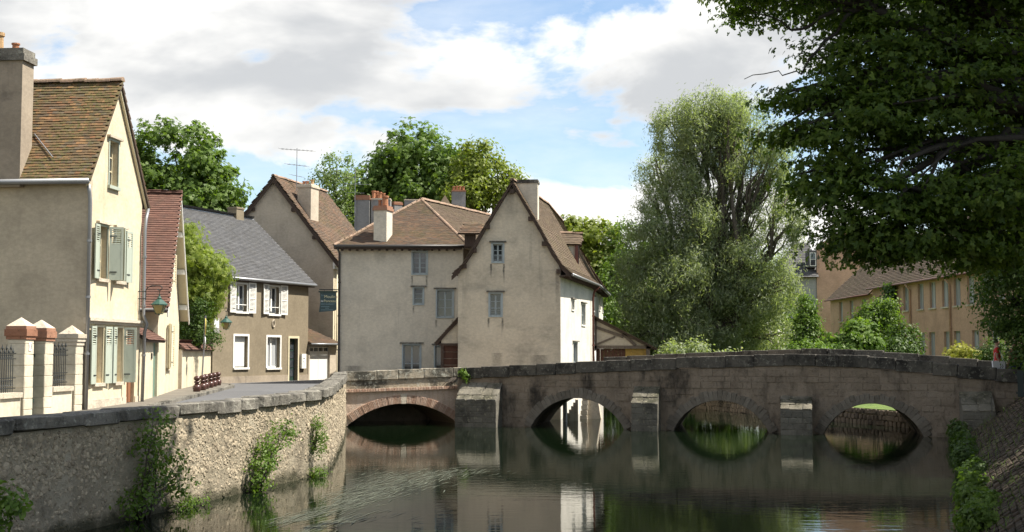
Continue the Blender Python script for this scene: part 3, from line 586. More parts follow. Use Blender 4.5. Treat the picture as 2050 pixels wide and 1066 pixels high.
# ================================================================= BRIDGE
MBW = Wall((.69, 51.4), (.918, -.396)); TPX = [-3.2, -2.84, 4.93, 8.5, 10.41, 12.71, 17.69, 20.5]; TPZ = [.99, 1.0, 1.39, 1.52, 1.58, 1.51, 1.04, .80]
tp = lambda s: interp(s, TPX, TPZ); BWID = 4.4
bridge = thing('stone_bridge', 'old humped stone bridge with three round arches and four buttresses', 'bridge', MBW.p(8, WATER))
def arc(s0, s1, zc):
    h = zc - WATER; w = (s1 - s0) / 2; R = (w * w + h * h) / (2 * h); return ((s0 + s1) / 2, zc - R, R)
ARCH = [arc(.06, 3.92, -.14), arc(5.85, 9.46, -.15), arc(11.41, 14.87, -.18)]; SPAN = [(.06, 3.92), (5.85, 9.46), (11.41, 14.87)]
def bottom(s):
    for (c, zc, R), (a, b) in zip(ARCH, SPAN):
        if a < s < b: return zc + math.sqrt(max(0, R * R - (s - c) ** 2))
    return -2.5
def arch_body(wall, parent, s0, s1, bot, topf, width, spans, mat, name, n=160, back=None):
    bk = back if back is not None else wall.n * -width; wp = wall     # the vault may run askew, along the current
    class _w: p = staticmethod(lambda s, z, o: wp.p(s, z, 0) + (bk if o else Vector()))
    wall = _w
    ss = sorted(set(list(np.linspace(s0, s1, n)) + [v for sp in spans for v in (sp[0] + 1e-4, sp[1] - 1e-4, sp[0] - 1e-4, sp[1] + 1e-4)])); mb = MB()
    for a, b in zip(ss, ss[1:]):
        for o, fl in ((0, False), (-width, True)):
            q = [wall.p(a, bot(a), o), wall.p(b, bot(b), o), wall.p(b, topf(b), o), wall.p(a, topf(a), o)]; mb.face(q[::-1] if fl else q)
        mb.face([wall.p(a, bot(a), 0), wall.p(a, bot(a), -width), wall.p(b, bot(b), -width), wall.p(b, bot(b), 0)])
        mb.face([wall.p(a, topf(a), 0), wall.p(b, topf(b), 0), wall.p(b, topf(b), -width), wall.p(a, topf(a), -width)])
    for s in (s0, s1): mb.face([wall.p(s, bot(s), 0), wall.p(s, topf(s), 0), wall.p(s, topf(s), -width), wall.p(s, bot(s), -width)])
    return mb.build(name, mat, parent)
arch_body(MBW, bridge, -3.15, 20.5, bottom, lambda s: tp(s) - .74, BWID, SPAN, 'bridge_stone', 'bridge_body', back=Vector((.2, .98, 0)) * (BWID / .979))
mb = MB(); mf = MB(); FZ = .19
for a, b in zip(np.linspace(-3.15, 20.4, 40), np.linspace(-3.15, 20.4, 40)[1:]):
    for m, o0, dz in ((mb, -.36, 0), (mf, -BWID, FZ)):
        if m is mf and a < 1.6: continue
        za, zb = tp(a) - .76, tp(b) - .76; ta, tb = tp(a) - .42 + dz, tp(b) - .42 + dz; o1 = o0 + .36
        q = [MBW.p(a, za, o0), MBW.p(b, zb, o0), MBW.p(b, tb, o0), MBW.p(a, ta, o0)]; r = [MBW.p(a, za, o1), MBW.p(b, zb, o1), MBW.p(b, tb, o1), MBW.p(a, ta, o1)]
        m.face(r); m.face(q[::-1]); m.face([r[3], r[2], q[2], q[3]])
mb.build('near_parapet', 'bridge_stone', bridge); mf.build('far_parapet', 'bridge_stone', bridge)
u3, n3 = np.array(MBW.u), np.array(MBW.n)
for nm, o, dz, sa in (('coping_stone', -.18, 0, -3.1), ('coping_stone', -BWID + .18, FZ, 1.7)):
    ms = []; s = sa
    while s < 20.2:
        ln = random.uniform(.8, 1.35); c = s + ln / 2; sl = (tp(c + .3) - tp(c - .3)) / .6; ud = u3 + np.array([0, 0, sl]); ud /= np.linalg.norm(ud); h = random.uniform(.41, .45)
        ms.append(frame_mat(np.array(MBW.p(c, tp(c) + dz - h / 2 + random.uniform(-.012, .012), o + random.uniform(-.008, .008))), ud * ln * .99, -n3 * random.uniform(.47, .50), np.array([0, 0, h]))); s += ln
    pieces(bridge, nm, 'bridge_coping', ms, 'sharp')
ms = []                                            # spandrel masonry, each stone a little proud
CUTS = [(-2.95, -1.18), (4.33, 5.35), (9.90, 11.02), (16.06, 17.12)]
z = -1.42; row = 0
while z < 1.1:
    h = random.uniform(.20, .29); s = -1.1 - random.uniform(0, .4)
    while s < 19.5:
        w = random.uniform(.30, .72); c0, c1 = s, s + w; s += w
        if z + h > tp((c0 + c1) / 2) - .44: continue
        bad = any(c1 > a - .02 and c0 < b + .02 and z < .35 for a, b in CUTS)
        for (c, zc, R), (a, b) in zip(ARCH, SPAN):
            for q in (c0, c1, (c0 + c1) / 2):
                for zq in (z, z + h):
                    if math.hypot(q - c, zq - zc) < R + .40 and zq > WATER - .3: bad = True
        if bad: continue
        ms.append(frame_mat(np.array(MBW.p((c0 + c1) / 2, z + h / 2, random.uniform(-.045, -.018))), u3 * (w - .015), -n3 * .10, np.array([0, 0, h - .015])))
    z += h; row += 1
pieces(bridge, 'stone_block', 'bridge_stone', ms, 'sharp', 300, 'stone_block_field')
for (c, zc, R), (a, b) in zip(ARCH, SPAN):
    t0 = math.asin((WATER - .1 - zc) / R) if abs((WATER - .1 - zc) / R) < 1 else -.2; n = 29; ms = []
    t0 = math.atan2(WATER - .05 - zc, b - c)
    for k in range(n):
        t = t0 + (math.pi - 2 * t0) * (k + .5) / n; rad = u3 * math.cos(t) + np.array([0, 0, math.sin(t)]); tan = -u3 * math.sin(t) + np.array([0, 0, math.cos(t)]); th = random.uniform(.28, .40); wd = (math.pi - 2 * t0) * (R + .18) / n
        ms.append(frame_mat(np.array(MBW.p(c, zc, random.uniform(-.07, -.045))) + rad * (R + th / 2 - .01), tan * wd * .97, -n3 * .2, rad * th))
    pieces(bridge, 'voussoir', 'voussoir_stone', ms, 'sharp')
for k, ((a, b), zm, zt) in enumerate(zip(CUTS, (-.33, -.29, -.40, -.37), (.40, .32, .02, .27))):
    PD = Vector((-.22, -.975, 0)); cp = lambda s, z, o: MBW.p(s, z, 0) + PD * o
    pr = .95 if k else 1.05; mb = MB(); prof = [(0, -2.5), (pr, -2.5), (pr, zm), (.0, zt)]
    P0 = [cp(a, z, o) for o, z in prof]; mb.prism(P0, MBW.u * (b - a)); cw = mb.build('buttress', 'cutwater_stone', bridge); ms = []
    zz = WATER - .05
    while zz < zm - .12:
        h = random.uniform(.2, .26); s = a
        while s < b - .1:
            w = min(random.uniform(.3, .55), b - s); ms.append(frame_mat(np.array(cp(s + w / 2, zz + h / 2, pr - .02)), u3 * (w - .015), -n3 * .07, np.array([0, 0, h - .015]))); s += w
        zz += h
    pieces(cw, 'facing_stone', 'cutwater_stone', ms, 'stone'); ms = []
    d = (cp(0, zt, 0) - cp(0, zm, pr)); L_ = d.length; dv = np.array(d.normalized()); nv = np.cross(u3, dv); nv /= np.linalg.norm(nv); 
    for r in range(3):
        s = a
        while s < b - .1:
            w = min(random.uniform(.3, .6), b - s); ms.append(frame_mat(np.array(cp(s + w / 2, zm, pr)) + dv * L_ * (r + .5) / 3 + nv * random.uniform(-.02, .015), u3 * (w - .012), dv * (L_ / 3 - .012), nv * .08)); s += w
    pieces(cw, 'cap_stone', 'cutwater_cap', ms, 'stone')
mb = MB()
for a, b in zip(np.linspace(-3.0, 20.4, 30), np.linspace(-3.0, 20.4, 30)[1:]): mb.face([MBW.p(a, tp(a) - .735, -.37), MBW.p(b, tp(b) - .735, -.37), MBW.p(b, tp(b) - .735, -BWID + .37), MBW.p(a, tp(a) - .735, -BWID + .37)])
struct(mb.build('bridge_road', 'asphalt'))
# the lit brick culvert bridge on the left
LBW = Wall((-6.58, 51.4), (4.45, 1.75)); LL = 4.86; ul, nl = np.array(LBW.u), np.array(LBW.n)
culv = thing('brick_culvert_bridge', 'sunlit flat brick arch with white keystone joining quay and stone bridge', 'bridge', LBW.p(2.4, WATER))
LA = arc(.06, 4.74, -.42); lbot = lambda s: (LA[1] + math.sqrt(max(0, LA[2] ** 2 - (s - LA[0]) ** 2))) if .06 < s < 4.74 else -2.5; ltop = lambda s: interp(s, [0, LL], [.85, 1.01])
arch_body(LBW, culv, 0.0, LL, lbot, lambda s: ltop(s) - .80, 3.6, [(.06, 4.74)], 'pink_render', 'arch_wall', 70)
mb = MB(); mc = MB(); mk = MB()
mb.prism([LBW.p(0, .05, .0), LBW.p(LL, .21, .0), LBW.p(LL, ltop(LL) - .36, .0), LBW.p(0, ltop(0) - .36, .0)], LBW.n * -.42); mb.build('parapet', 'parapet_moss', culv)
ms = []; s = 0.0
while s < LL - .05:
    w = min(random.uniform(.85, 1.3), LL - s); sl = np.array([0, 0, (1.01 - .85) / LL]); ud = ul + sl; ud /= np.linalg.norm(ud); ms.append(frame_mat(np.array(LBW.p(s + w / 2, ltop(s + w / 2) - .18, -.2)), ud * w * .99, -nl * .50, np.array([0, 0, .37]))); s += w
pieces(culv, 'coping_stone', 'parapet_moss', ms, 'sharp')
ms = []; k = 44
for i in range(k):                                  # soldier course ledge
    s = (i + .5) * LL / k; ms.append(frame_mat(np.array(LBW.p(s, .10 + .11 * s / LL, .01)), ul * (LL / k - .012), -nl * .20, np.array([0, 0, .115])))
pieces(culv, 'ledge_brick', 'old_brick', ms, 'sharp')
ms = []; t0 = math.atan2(WATER + .32 - LA[1], 2.0); t0 = math.acos(min(1, 2.12 / LA[2])); n = 74
for k in range(n):
    t = t0 + (math.pi - 2 * t0) * (k + .5) / n
    if abs(t - math.pi / 2) < .038: continue
    rad = ul * math.cos(t) + np.array([0, 0, math.sin(t)]); tan = -ul * math.sin(t) + np.array([0, 0, math.cos(t)]); wd = (math.pi - 2 * t0) * (LA[2] + .17) / n
    ms.append(frame_mat(np.array(LBW.p(LA[0], LA[1], random.uniform(-.075, -.06))) + rad * (LA[2] + .165), tan * wd * .84, -nl * .22, rad * .34))
pieces(culv, 'arch_brick', 'old_brick', ms, 'sharp')
mk.prism([LBW.p(LA[0] - .10, -.43, .05), LBW.p(LA[0] + .10, -.43, .05), LBW.p(LA[0] + .13, -.03, .05), LBW.p(LA[0] - .13, -.03, .05)], LBW.n * -.2); mk.build('keystone', 'pale_cap', culv)
MB().pbox(LBW.p(-.15, -2.5, -3.62), LBW.u * 5.2, LBW.n * -.3, (0, 0, 2.4)).build('culvert_end_wall', 'bridge_stone', culv)

# right bank paving of rough setts
bank = thing('bank_revetment', 'dark sloping revetment of small rough setts on the right bank', 'revetment', (11.5, 30, WATER)); ms = []
s_, q_ = resample(RB, .21); slope = None
for i in range(1, len(q_)):
    if q_[i][1] < 17.5: continue
    d = q_[i] - q_[i - 1]; d /= np.linalg.norm(d); a = np.array([q_[i][0] - .5, q_[i][1] + .15, -1.72]); b = np.array([q_[i][0] + 2.0, q_[i][1] - .6, .22]); up = b - a; Lb = np.linalg.norm(up); up /= Lb; d3 = np.array([d[0], d[1], 0]); nn = np.cross(d3, up); nn = nn if nn[2] > 0 else -nn; uu = np.cross(nn, d3); uu = uu if uu[2] > 0 else -uu
    for k in range(int(Lb / .13)):
        if k < 4: continue
        ms.append(frame_mat(a + up * (k + .5) * .13 + d3 * (.1 if k % 2 else 0) + nn * random.uniform(-.035, .018), d3 * random.uniform(.15, .205), uu * random.uniform(.095, .125), nn * .09))
pieces(bank, 'sett', 'bank_setts', ms, 'stone', 300, 'sett_field')
# dark green panel fence on top of the bank
fx = thing('panel_fence', 'dark green metal fence panel where the right bank meets the bridge', 'fence', (17.2, 43.4, .2))
fw = Wall((16.75, 43.2), (.93, -.36))
for k in range(11): q = MB(); fw.block(q, k * .2, .15, k * .2 + .185, 1.02, 0, .025); q.build('fence_slat', 'fence_green', fx)
q = MB(); fw.block(q, -.05, .25, 2.25, .31, -.06, -.005); fw.block(q, -.05, .85, 2.25, .91, -.06, -.005); q.build('fence_rail', 'fence_green', fx)
# ================================================================= HOUSES
def gut(parent, a, b, mat='zinc', r=.065, name='gutter'): return MB().tube([a, b], r, 8).build(name, mat, parent, smooth=True)
def rake(parent, wall, pts, out0, out1, hgt, mat, name='bargeboard'):
    mb = MB()
    for (s0, z0), (s1, z1) in zip(pts, pts[1:]):
        mb.prism([wall.p(s0, z0, out0), wall.p(s1, z1, out0), wall.p(s1, z1 - hgt, out0), wall.p(s0, z0 - hgt, out0)], wall.n * (out1 - out0))
    return mb.build(name, mat, parent)
# ---- tall cream house with green shutters
H1 = thing('cream_house', 'narrow cream gabled house with sage green shutters and mossy orange tile roof', 'house', (-11.2, 35, 0))
F1 = Wall((-11.23, 34.23), (.094, .995)); ops = [(1.30, 6.22, 1.92, 7.48), (.70, 3.62, 1.28, 5.04), (1.86, 3.62, 2.44, 5.04), (.60, .80, 1.13, 2.30), (1.98, .80, 2.46, 2.30), (2.84, .10, 3.42, 2.30)]
F1.panel(H1, 'street_wall', 'cream_plaster', [(.006, -.3), (3.77, -.3), (3.77, 6.22), (1.80, 9.10), (.006, 6.25)], ops, .24)
U1 = (.995, -.094); G1 = Wall((-11.23 - 9 * .995, 34.23 + 9 * .094), U1)
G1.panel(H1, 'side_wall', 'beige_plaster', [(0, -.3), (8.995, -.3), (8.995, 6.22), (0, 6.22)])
MB().prism([F1.p(.3, -.2, -.5), F1.p(3.7, -.2, -.5), F1.p(3.7, 6.1, -.5), F1.p(1.8, 8.8, -.5), F1.p(.3, 6.1, -.5)], F1.n * -8.2).build('inner_walls', 'beige_plaster', H1)
for k, o in enumerate(ops[:5]):
    F1.window(H1, *o, frame='cream_paint', pane=('glass', 'curtain_glass')[k > 2], nx=2, ny=3, depth=.20, sill='sage_paint' if k == 0 else 'pale_cap', casing='sage_paint' if k < 3 else 'cream_paint', lintel='pale_cap' if k in (0, 1, 2) else None, cw=.06)
mb = MB(); F1.block(mb, 2.84, .1, 3.42, 2.3, -.16, -.10); dr = mb.build('door', 'brown_door', H1); mb = MB(); F1.block(mb, 3.30, 1.05, 3.36, 1.2, -.10, -.06); mb.build('handle', 'iron', dr)
mb = MB()
for q in ((2.90, .2, 3.10, .95), (3.16, .2, 3.36, .95), (2.90, 1.25, 3.10, 2.2), (3.16, 1.25, 3.36, 2.2)): F1.block(mb, *q, -.10, -.085)
mb.build('door_panel', 'brown_door', dr)
for h, z0, z1, w, sd, an in ((.64, 3.60, 5.06, .37, -1, 174), (1.34, 3.60, 5.06, .37, 1, 112), (1.80, 3.60, 5.06, .37, -1, 118), (2.50, 3.60, 5.06, .37, 1, 174), (.56, .78, 2.32, .37, -1, 176), (1.17, .78, 2.32, .37, 1, 175), (1.94, .78, 2.32, .36, -1, 172), (2.50, .78, 2.32, .34, 1, 105)):
    F1.shutter(H1, h, z0, z1, w, 'sage_paint', sd, an, .32)
mb = MB(); F1.block(mb, -.02, 2.46, 3.80, 2.54, -.05, .14); F1.block(mb, -.02, 2.38, 3.80, 2.46, -.05, .07); mb.build('string_course', 'pale_cap', H1)
mb = MB(); F1.block(mb, .0, -.25, 2.80, .36, -.1, .025); F1.block(mb, 3.45, -.25, 3.77, .36, -.1, .025); mb.build('plinth', 'pale_cap', H1)
roof_plane(H1, [F1.p(-.25, 6.16, -5.6), F1.p(-.25, 6.16, .14), F1.p(1.80, 9.18, .14), F1.p(1.80, 9.18, -5.6)], 'old_tiles', .165, .098, .022, 300, jit=1.5, sag=.012)
roof_plane(H1, [F1.p(4.05, 5.88, .14), F1.p(4.05, 5.88, -5.6), F1.p(1.80, 9.18, -5.6), F1.p(1.80, 9.18, .14)], 'old_tiles', .165, .13, .022, 0)
ridge_line(H1, F1.p(1.80, 9.20, -5.6), F1.p(1.80, 9.20, .16), step=.34, r=.11)
rake(H1, F1, [(-.2, 6.14), (1.8, 9.06), (4.02, 5.86)], .02, .09, .13, 'cream_paint')
gut(H1, F1.p(-.32, 6.12, -8), F1.p(-.32, 6.12, .14), 'zinc', .075)
pipe(H1, [F1.p(-.14, 6.05, .06), F1.p(-.10, 5.85, .07), F1.p(-.06, 5.6, .08), F1.p(-.06, .1, .08)], .052, 'zinc')
pipe(H1, [F1.p(4.0, 5.85, .10), F1.p(3.80, 5.55, .12), F1.p(3.72, 5.2, .12), F1.p(3.72, 2.7, .12), F1.p(3.74, 2.45, .22), F1.p(3.78, 2.2, .14), F1.p(3.74, .1, .12)], .05, 'zinc')
chimney(H1, -14.75, 34.30, 6.0, -13.02, 34.95, 9.72, 'chimney_plaster', 'coping_stone', [(.26, .5, .13, .50, 'tan_clay'), (.52, .5, .13, .50, 'tan_clay'), (.79, .5, .105, .20, 'terracotta')], U1, .07, .34, label='big stained rendered chimney with two clay pots in view')
MB().pbox(F1.p(-.06, 6.42, -3.7), F1.n * 1.92, F1.u * .1 + Vector((0, 0, .14)), Vector((0, 0, .02))).build('lead_flashing', 'lead', H1)
MB().tube([F1.p(.62, 7.55, -1.83), F1.p(.10, 6.82, -1.05)], .016, 6).build('roof_rod', 'zinc', H1)
# ---- wall, pillars and railings in front of it
FW = Wall((-11.23 - .094 * 10, 34.23 - .995 * 10), (.094, .995))         # s = 10 is the house corner
for s0, hgt, br, lab in ((6.62, 2.55, True, 'brick-capped gate pillar with the house number plate'), (7.68, 2.52, True, 'brick-capped gate pillar without a number, right of the gate gap'), (9.44, 2.42, False, 'pale stone-capped pillar touching the cream house drainpipe')):
    P = thing('gate_pillar', lab, 'pillar', FW.p(s0 + .22, 0, -.22), 'pillars of the front garden wall'); h = hgt - .62; ms = []
    mb = MB(); FW.block(mb, s0 + .01, -.1, s0 + .43, h, -.43, -.01); mb.build('shaft_core', 'pillar_stone', P); z = .0
    while z < h - .05: hh = min(.262, h - z); ms.append(frame_mat(np.array(FW.p(s0 + .22, z + hh / 2, -.22)), np.array(FW.u) * .445, np.array(-FW.n) * .445, np.array([0, 0, hh - .006]))); z += hh
    pieces(P, 'shaft_block', 'pillar_stone', ms, 'sharp')
    for k, (o, z0, z1) in enumerate(((.03, h, h + .08), (.06, h + .08, h + .24), (.035, h + .24, h + .32)) if br else ((.03, h, h + .10), (.06, h + .10, h + .19), (.09, h + .19, h + .30))):
        mb = MB(); FW.block(mb, s0 - o, z0, s0 + .44 + o, z1, -.44 - o, o); mb.build('cap_course', 'cap_brick' if br else 'pale_cap', P)
    c = [FW.p(s0 - .03, h + .32 if br else h + .30, .03), FW.p(s0 + .47, h + .32 if br else h + .30, .03), FW.p(s0 + .47, h + .32 if br else h + .30, -.47), FW.p(s0 - .03, h + .32 if br else h + .30, -.47)]; ap = FW.p(s0 + .22, hgt - .09, -.22)
    MB().mesh(c + [ap], [(0, 1, 4), (1, 2, 4), (2, 3, 4), (3, 0, 4), (3, 2, 1, 0)]).build('pyramid_cap', 'pale_cap', P)
    if s0 < 7:
        mb = MB(); FW.block(mb, s0 + .16, 1.66, s0 + .30, 1.86, -.02, .018); pl = mb.build('number_plate', 'plate_white', P)
        tcv = bpy.data.curves.new('digits', 'FONT'); tcv.body = '13'; tcv.size = .15; tcv.align_x = 'CENTER'; to = bpy.data.objects.new('digits', tcv); COL.objects.link(to); me = bpy.data.meshes.new_from_object(to.evaluated_get(bpy.context.evaluated_depsgraph_get())); bpy.data.objects.remove(to)
        me.materials.clear(); me.materials.append(MATS['black_print']); ob = bpy.data.objects.new('house_number', me); COL.objects.link(ob); ob.parent = pl; q = Matrix((FW.u, Vector((0, 0, 1)), FW.n)).transposed().to_4x4(); q.translation = FW.p(s0 + .23, 1.71, .022) - wloc(pl); ob.matrix_basis = q
for s0, s1, zt, lab in ((-4, 6.57, .68, 'low pale garden wall left of the gate pillars'), (8.18, 9.39, .76, 'short low pale wall between gate pillar and cream house')):
    P = thing('garden_wall', lab, 'wall', FW.p((s0 + s1) / 2, 0, -.2), 'low front garden walls'); mb = MB(); FW.block(mb, s0, -.1, s1, zt - .12, -.36, -.06); mb.build('wall_body', 'pillar_stone', P); s = s0; 
    while s < s1 - .05: w = min(1.2, s1 - s); mb = MB(); FW.block(mb, s, zt - .12, s + w - .008, zt, -.42, 0.0); mb.build('coping_stone', 'pale_cap', P); s += w
    R = thing('iron_railing', 'dark spear-topped iron railing ' + ('left of the two brick-capped pillars' if s0 < 0 else 'between the pillars beside the cream house'), 'railing', FW.p((s0 + s1) / 2, zt, -.2), 'iron railings on the low walls')
    a0 = max(s0, 4.6) + .04; n = int((s1 - .05 - a0) / .105); tops = zt + .98
    for k in range(n + 1):
        s = a0 + k * .105; tall = (k % 2 == 0); zt2 = tops + (.14 if tall else .06); mb = MB(); mb.tube([FW.p(s, zt, -.2), FW.p(s, zt2 - .12, -.2)], .010, 5)
        mb.lathe(FW.p(s, zt2 - .13, -.2), [(.008, 0), (.024, .03), (.026, .05), (.012, .09), (.002, .14)], 5); mb.build('bar', 'iron', R)
        if k < n: c = s + .052; mb = MB(); mb.tube([FW.p(c + .04 * math.cos(t), zt + .22 + .07 * math.sin(t), -.2) for t in np.linspace(0, 2 * math.pi, 9)], .008, 4); mb.build('scroll', 'iron', R); mb = MB(); mb.tube([FW.p(c + .035 * math.cos(t), tops - .13 + .035 * math.sin(t), -.2) for t in np.linspace(0, 2 * math.pi, 9)], .008, 4); mb.build('ring', 'iron', R)
    for z in (zt + .10, zt + .34, tops - .19, tops - .06): MB().tube([FW.p(a0 - .03, z, -.2), FW.p(s1, z, -.2)], .013, 5).build('rail', 'iron', R)
gt = thing('garden_gate', 'dark green gate leaf in the gap between the gate pillars', 'gate', FW.p(7.35, 0, -.25)); 
for k in range(4): mb = MB(); FW.block(mb, 7.10 + k * .14, .06, 7.235 + k * .14, 1.9, -.30, -.27); mb.build('gate_board', 'dark_green_paint', gt)
mb = MB(); FW.block(mb, 7.10, .4, 7.66, .48, -.27, -.25); FW.block(mb, 7.10, 1.5, 7.66, 1.58, -.27, -.25); mb.build('gate_rail', 'dark_green_paint', gt)

# ---- little wall with doors between the two first houses
AX = thing('yard_wall', 'short cream yard wall with green door between the first two houses', 'wall', (-11.0, 39.6, .05)); AW = Wall((-10.87, 38.02), (-.108, .994))
AW.panel(AX, 'wall_body', 'pale_cream', [(0, -.1), (3.4, -.1), (3.4, 2.0), (0, 2.0)], [(2.35, .1, 3.2, 1.92)], .15)
mb = MB(); AW.block(mb, 2.35, .1, 3.2, 1.92, -.13, -.08); g = mb.build('door', 'green_door', AX); mb = MB(); AW.block(mb, 2.42, .95, 2.47, 1.1, -.08, -.04); mb.build('handle', 'iron', g)
mb = MB(); AW.block(mb, 1.9, 1.42, 2.08, 1.6, 0, .03); mb.build('letter_box', 'iron', AX)
roof_plane(AX, [AW.p(-.02, 1.98, .22), AW.p(3.4, 1.98, .22), AW.p(3.4, 2.28, -.25), AW.p(-.02, 2.28, -.25)], 'red_tiles', .17, .11, .018, 80)
mb = MB(); AW.block(mb, 1.9, .08, 3.3, .16, .02, .35); mb.build('door_step', 'pale_cap', AX)

# ---- second house: red tiled roof
H2 = thing('red_roof_house', 'low cream house with plain red tile roof and white gable boards', 'house', (-11.6, 45, .1))
G2 = Wall((-11.3, 41.5), (-.162, .987)); ops = [(2.95, 1.10, 3.65, 2.55), (3.2, 4.0, 3.9, 5.0)]
G2.panel(H2, 'gable_wall', 'pale_cream', [(.006, -.1), (7.4, -.1), (7.4, 3.22), (3.7, 7.0), (.006, 3.22)], ops, .2)
u2 = (.987, .162); E2 = Wall((-11.3 - 4.2 * .987, 41.5 - 4.2 * .162), u2); E2.panel(H2, 'front_wall', 'pale_cream', [(0, -.1), (4.195, -.1), (4.195, 3.25), (0, 3.25)])
MB().prism([G2.p(.4, -.1, -.5), G2.p(7.2, -.1, -.5), G2.p(7.2, 3.1, -.5), G2.p(3.7, 6.7, -.5), G2.p(.4, 3.1, -.5)], G2.n * -3.6).build('inner_walls', 'pale_cream', H2)
for o in ops: G2.window(H2, *o, frame='cream_paint', nx=2, ny=3, depth=.16, sill='pale_cap')
for o in ops:
    w = .38
    for h, sd, an in ((o[0] - .04, -1, 168), (o[2] + .04, 1, 168)): G2.shutter(H2, h, o[1] - .05, o[3] + .05, w, 'cream_paint', sd, an, 1.0)
roof_plane(H2, [G2.p(-.38, 2.98, -4.3), G2.p(-.38, 2.98, .34), G2.p(3.7, 7.16, .34), G2.p(3.7, 7.16, -4.3)], 'red_tiles', .17, .115, .02, 300, jit=.5)
roof_plane(H2, [G2.p(7.85, 2.9, .34), G2.p(7.85, 2.9, -4.3), G2.p(3.7, 7.16, -4.3), G2.p(3.7, 7.16, .34)], 'red_tiles', .17, .14, .02, 0)
ridge_line(H2, G2.p(3.7, 7.18, -4.3), G2.p(3.7, 7.18, .36), 'red_tiles', .34, .10)
rake(H2, G2, [(-.36, 2.90), (3.7, 7.06), (7.84, 2.82)], .30, .345, .16, 'white_paint')
mb = MB()
for (a, za), (b, zb) in (((-.3, 2.90), (3.7, 7.00)), ((3.7, 7.00), (7.78, 2.82))): mb.prism([G2.p(a, za, 0.01), G2.p(b, zb, 0.01), G2.p(b, zb - .03, .01), G2.p(a, za - .03, .01)], G2.n * .29)
mb.build('soffit', 'cream_paint', H2)
for f in (.25, .55, .85):
    mb = MB(); s = 3.7 + 4.1 * f; z = 7.0 - 4.1 * f * 1.02; G2.block(mb, s - .06, z - .24, s + .06, z - .06, .01, .29); mb.build('purlin_end', 'white_paint', H2)
gut(H2, G2.p(-.43, 2.96, -4.3), G2.p(-.43, 2.96, .34), 'dark_gutter', .06)
# ---- garden wall with tile coping
GW = Wall((-12.42, 48.85), (-.115, .993)); gw = thing('tile_coped_wall', 'cream garden wall with a red tile coping below the green hedge', 'wall', (-12.9, 53.5, .15))
GW.panel(gw, 'wall_body', 'pale_cream', [(0, -.1), (9.75, -.1), (9.75, 1.75), (0, 1.75)])
roof_plane(gw, [GW.p(-.05, 1.72, .16), GW.p(9.75, 1.72, .16), GW.p(9.75, 1.98, -.14), GW.p(-.05, 1.98, -.14)], 'red_tiles', .2, .13, .02, 150)
roof_plane(gw, [GW.p(9.75, 1.72, -.44), GW.p(-.05, 1.72, -.44), GW.p(-.05, 1.98, -.14), GW.p(9.75, 1.98, -.14)], 'red_tiles', .2, .13, .02, 0)
mb = MB(); GW.block(mb, -.12, -.1, .02, 1.7, -.3, .05); mb.build('end_post', 'tan_plaster', gw)

# ---- taupe house with slate roof
H3 = thing('taupe_house', 'taupe rendered house with grey slate roof and white louvred shutters', 'house', (-12, 62, .18))
B3 = Wall((-13.48, 58.6), (.388, .921)); LN = 8.05
ops = [(1.74, 3.52, 2.62, 4.80), (4.46, 3.48, 5.36, 4.80), (1.66, .92, 2.74, 2.38), (4.36, .88, 5.48, 2.36), (6.30, .18, 7.08, 2.32)]
B3.panel(H3, 'street_wall', 'taupe_plaster', [(.006, -.1), (LN, -.1), (LN, 5.12), (.006, 5.12)], ops, .28)
E3 = Wall((-13.48 - 7.2 * .921, 58.6 + 7.2 * .388), (.921, -.388)); E3.panel(H3, 'end_wall', 'taupe_plaster', [(0, -.1), (7.195, -.1), (7.195, 5.1), (3.6, 8.45), (0, 5.1)])
MB().prism([B3.p(.4, -.1, -.5), B3.p(LN, -.1, -.5), B3.p(LN, 5.05, -.5), B3.p(.4, 5.05, -.5)], B3.n * -6.4).build('inner_walls', 'taupe_plaster', H3)
MB().prism([B3.p(LN - .3, 5.0, 0), B3.p(LN - .3, 5.0, -7.2), B3.p(LN - .3, 8.4, -3.6)], B3.u * .28).build('far_gable', 'taupe_plaster', H3)
for k, o in enumerate(ops[:4]):
    if k == 2: 
        w = B3.window(H3, *o, frame='white_paint', pane='curtain_glass', nx=1, ny=1, depth=.22, sill='white_paint', casing='white_paint', cw=.10); mb = MB()
        n = 22
        for j in range(n): B3.block(mb, o[0] + .05, o[1] + .05 + (1.36) * j / n, o[2] - .05, o[1] + .05 + 1.36 * (j + .86) / n, -.17, -.145)
        mb.build('roller_shutter', 'white_paint', w)
    else: B3.window(H3, *o, frame='white_paint', pane='curtain_glass' if k == 3 else 'glass', nx=2, ny=1, depth=.22, fw=.07, sill='white_paint', casing='white_paint', cw=.08 if k < 2 else .10)
for s, sd in ((1.66, -1), (2.70, 1), (4.38, -1), (5.44, 1)): B3.shutter(H3, s, 3.46, 4.90, .52, 'white_paint', sd, 175, 1.0)
for o in ops[:2]:
    mb = MB(); mb.tube([B3.p(o[0], o[1] + .32, -.02), B3.p(o[2], o[1] + .32, -.02)], .02, 6); mb.build('window_bar', 'white_paint', H3)
mb = MB(); B3.block(mb, 6.30, .18, 7.08, 2.32, -.24, -.18); d3 = mb.build('door', 'dark_green_paint', H3)
for j in range(4): mb = MB(); B3.block(mb, 6.42, .42 + j * .45, 6.96, .78 + j * .45, -.18, -.165); mb.build('door_pane', 'glass', d3)
mb = MB(); B3.block(mb, 6.19, .18, 6.30, 2.43, -.02, .03); B3.block(mb, 7.08, .18, 7.19, 2.43, -.02, .03); B3.block(mb, 6.30, 2.32, 7.08, 2.43, -.02, .03); mb.build('door_casing', 'cream_paint', d3)
mb = MB(); B3.block(mb, -.02, -.1, 6.19, .52, -.1, .03); B3.block(mb, 7.19, -.1, LN, .5, -.1, .03); mb.build('plinth', 'chimney_plaster', H3)
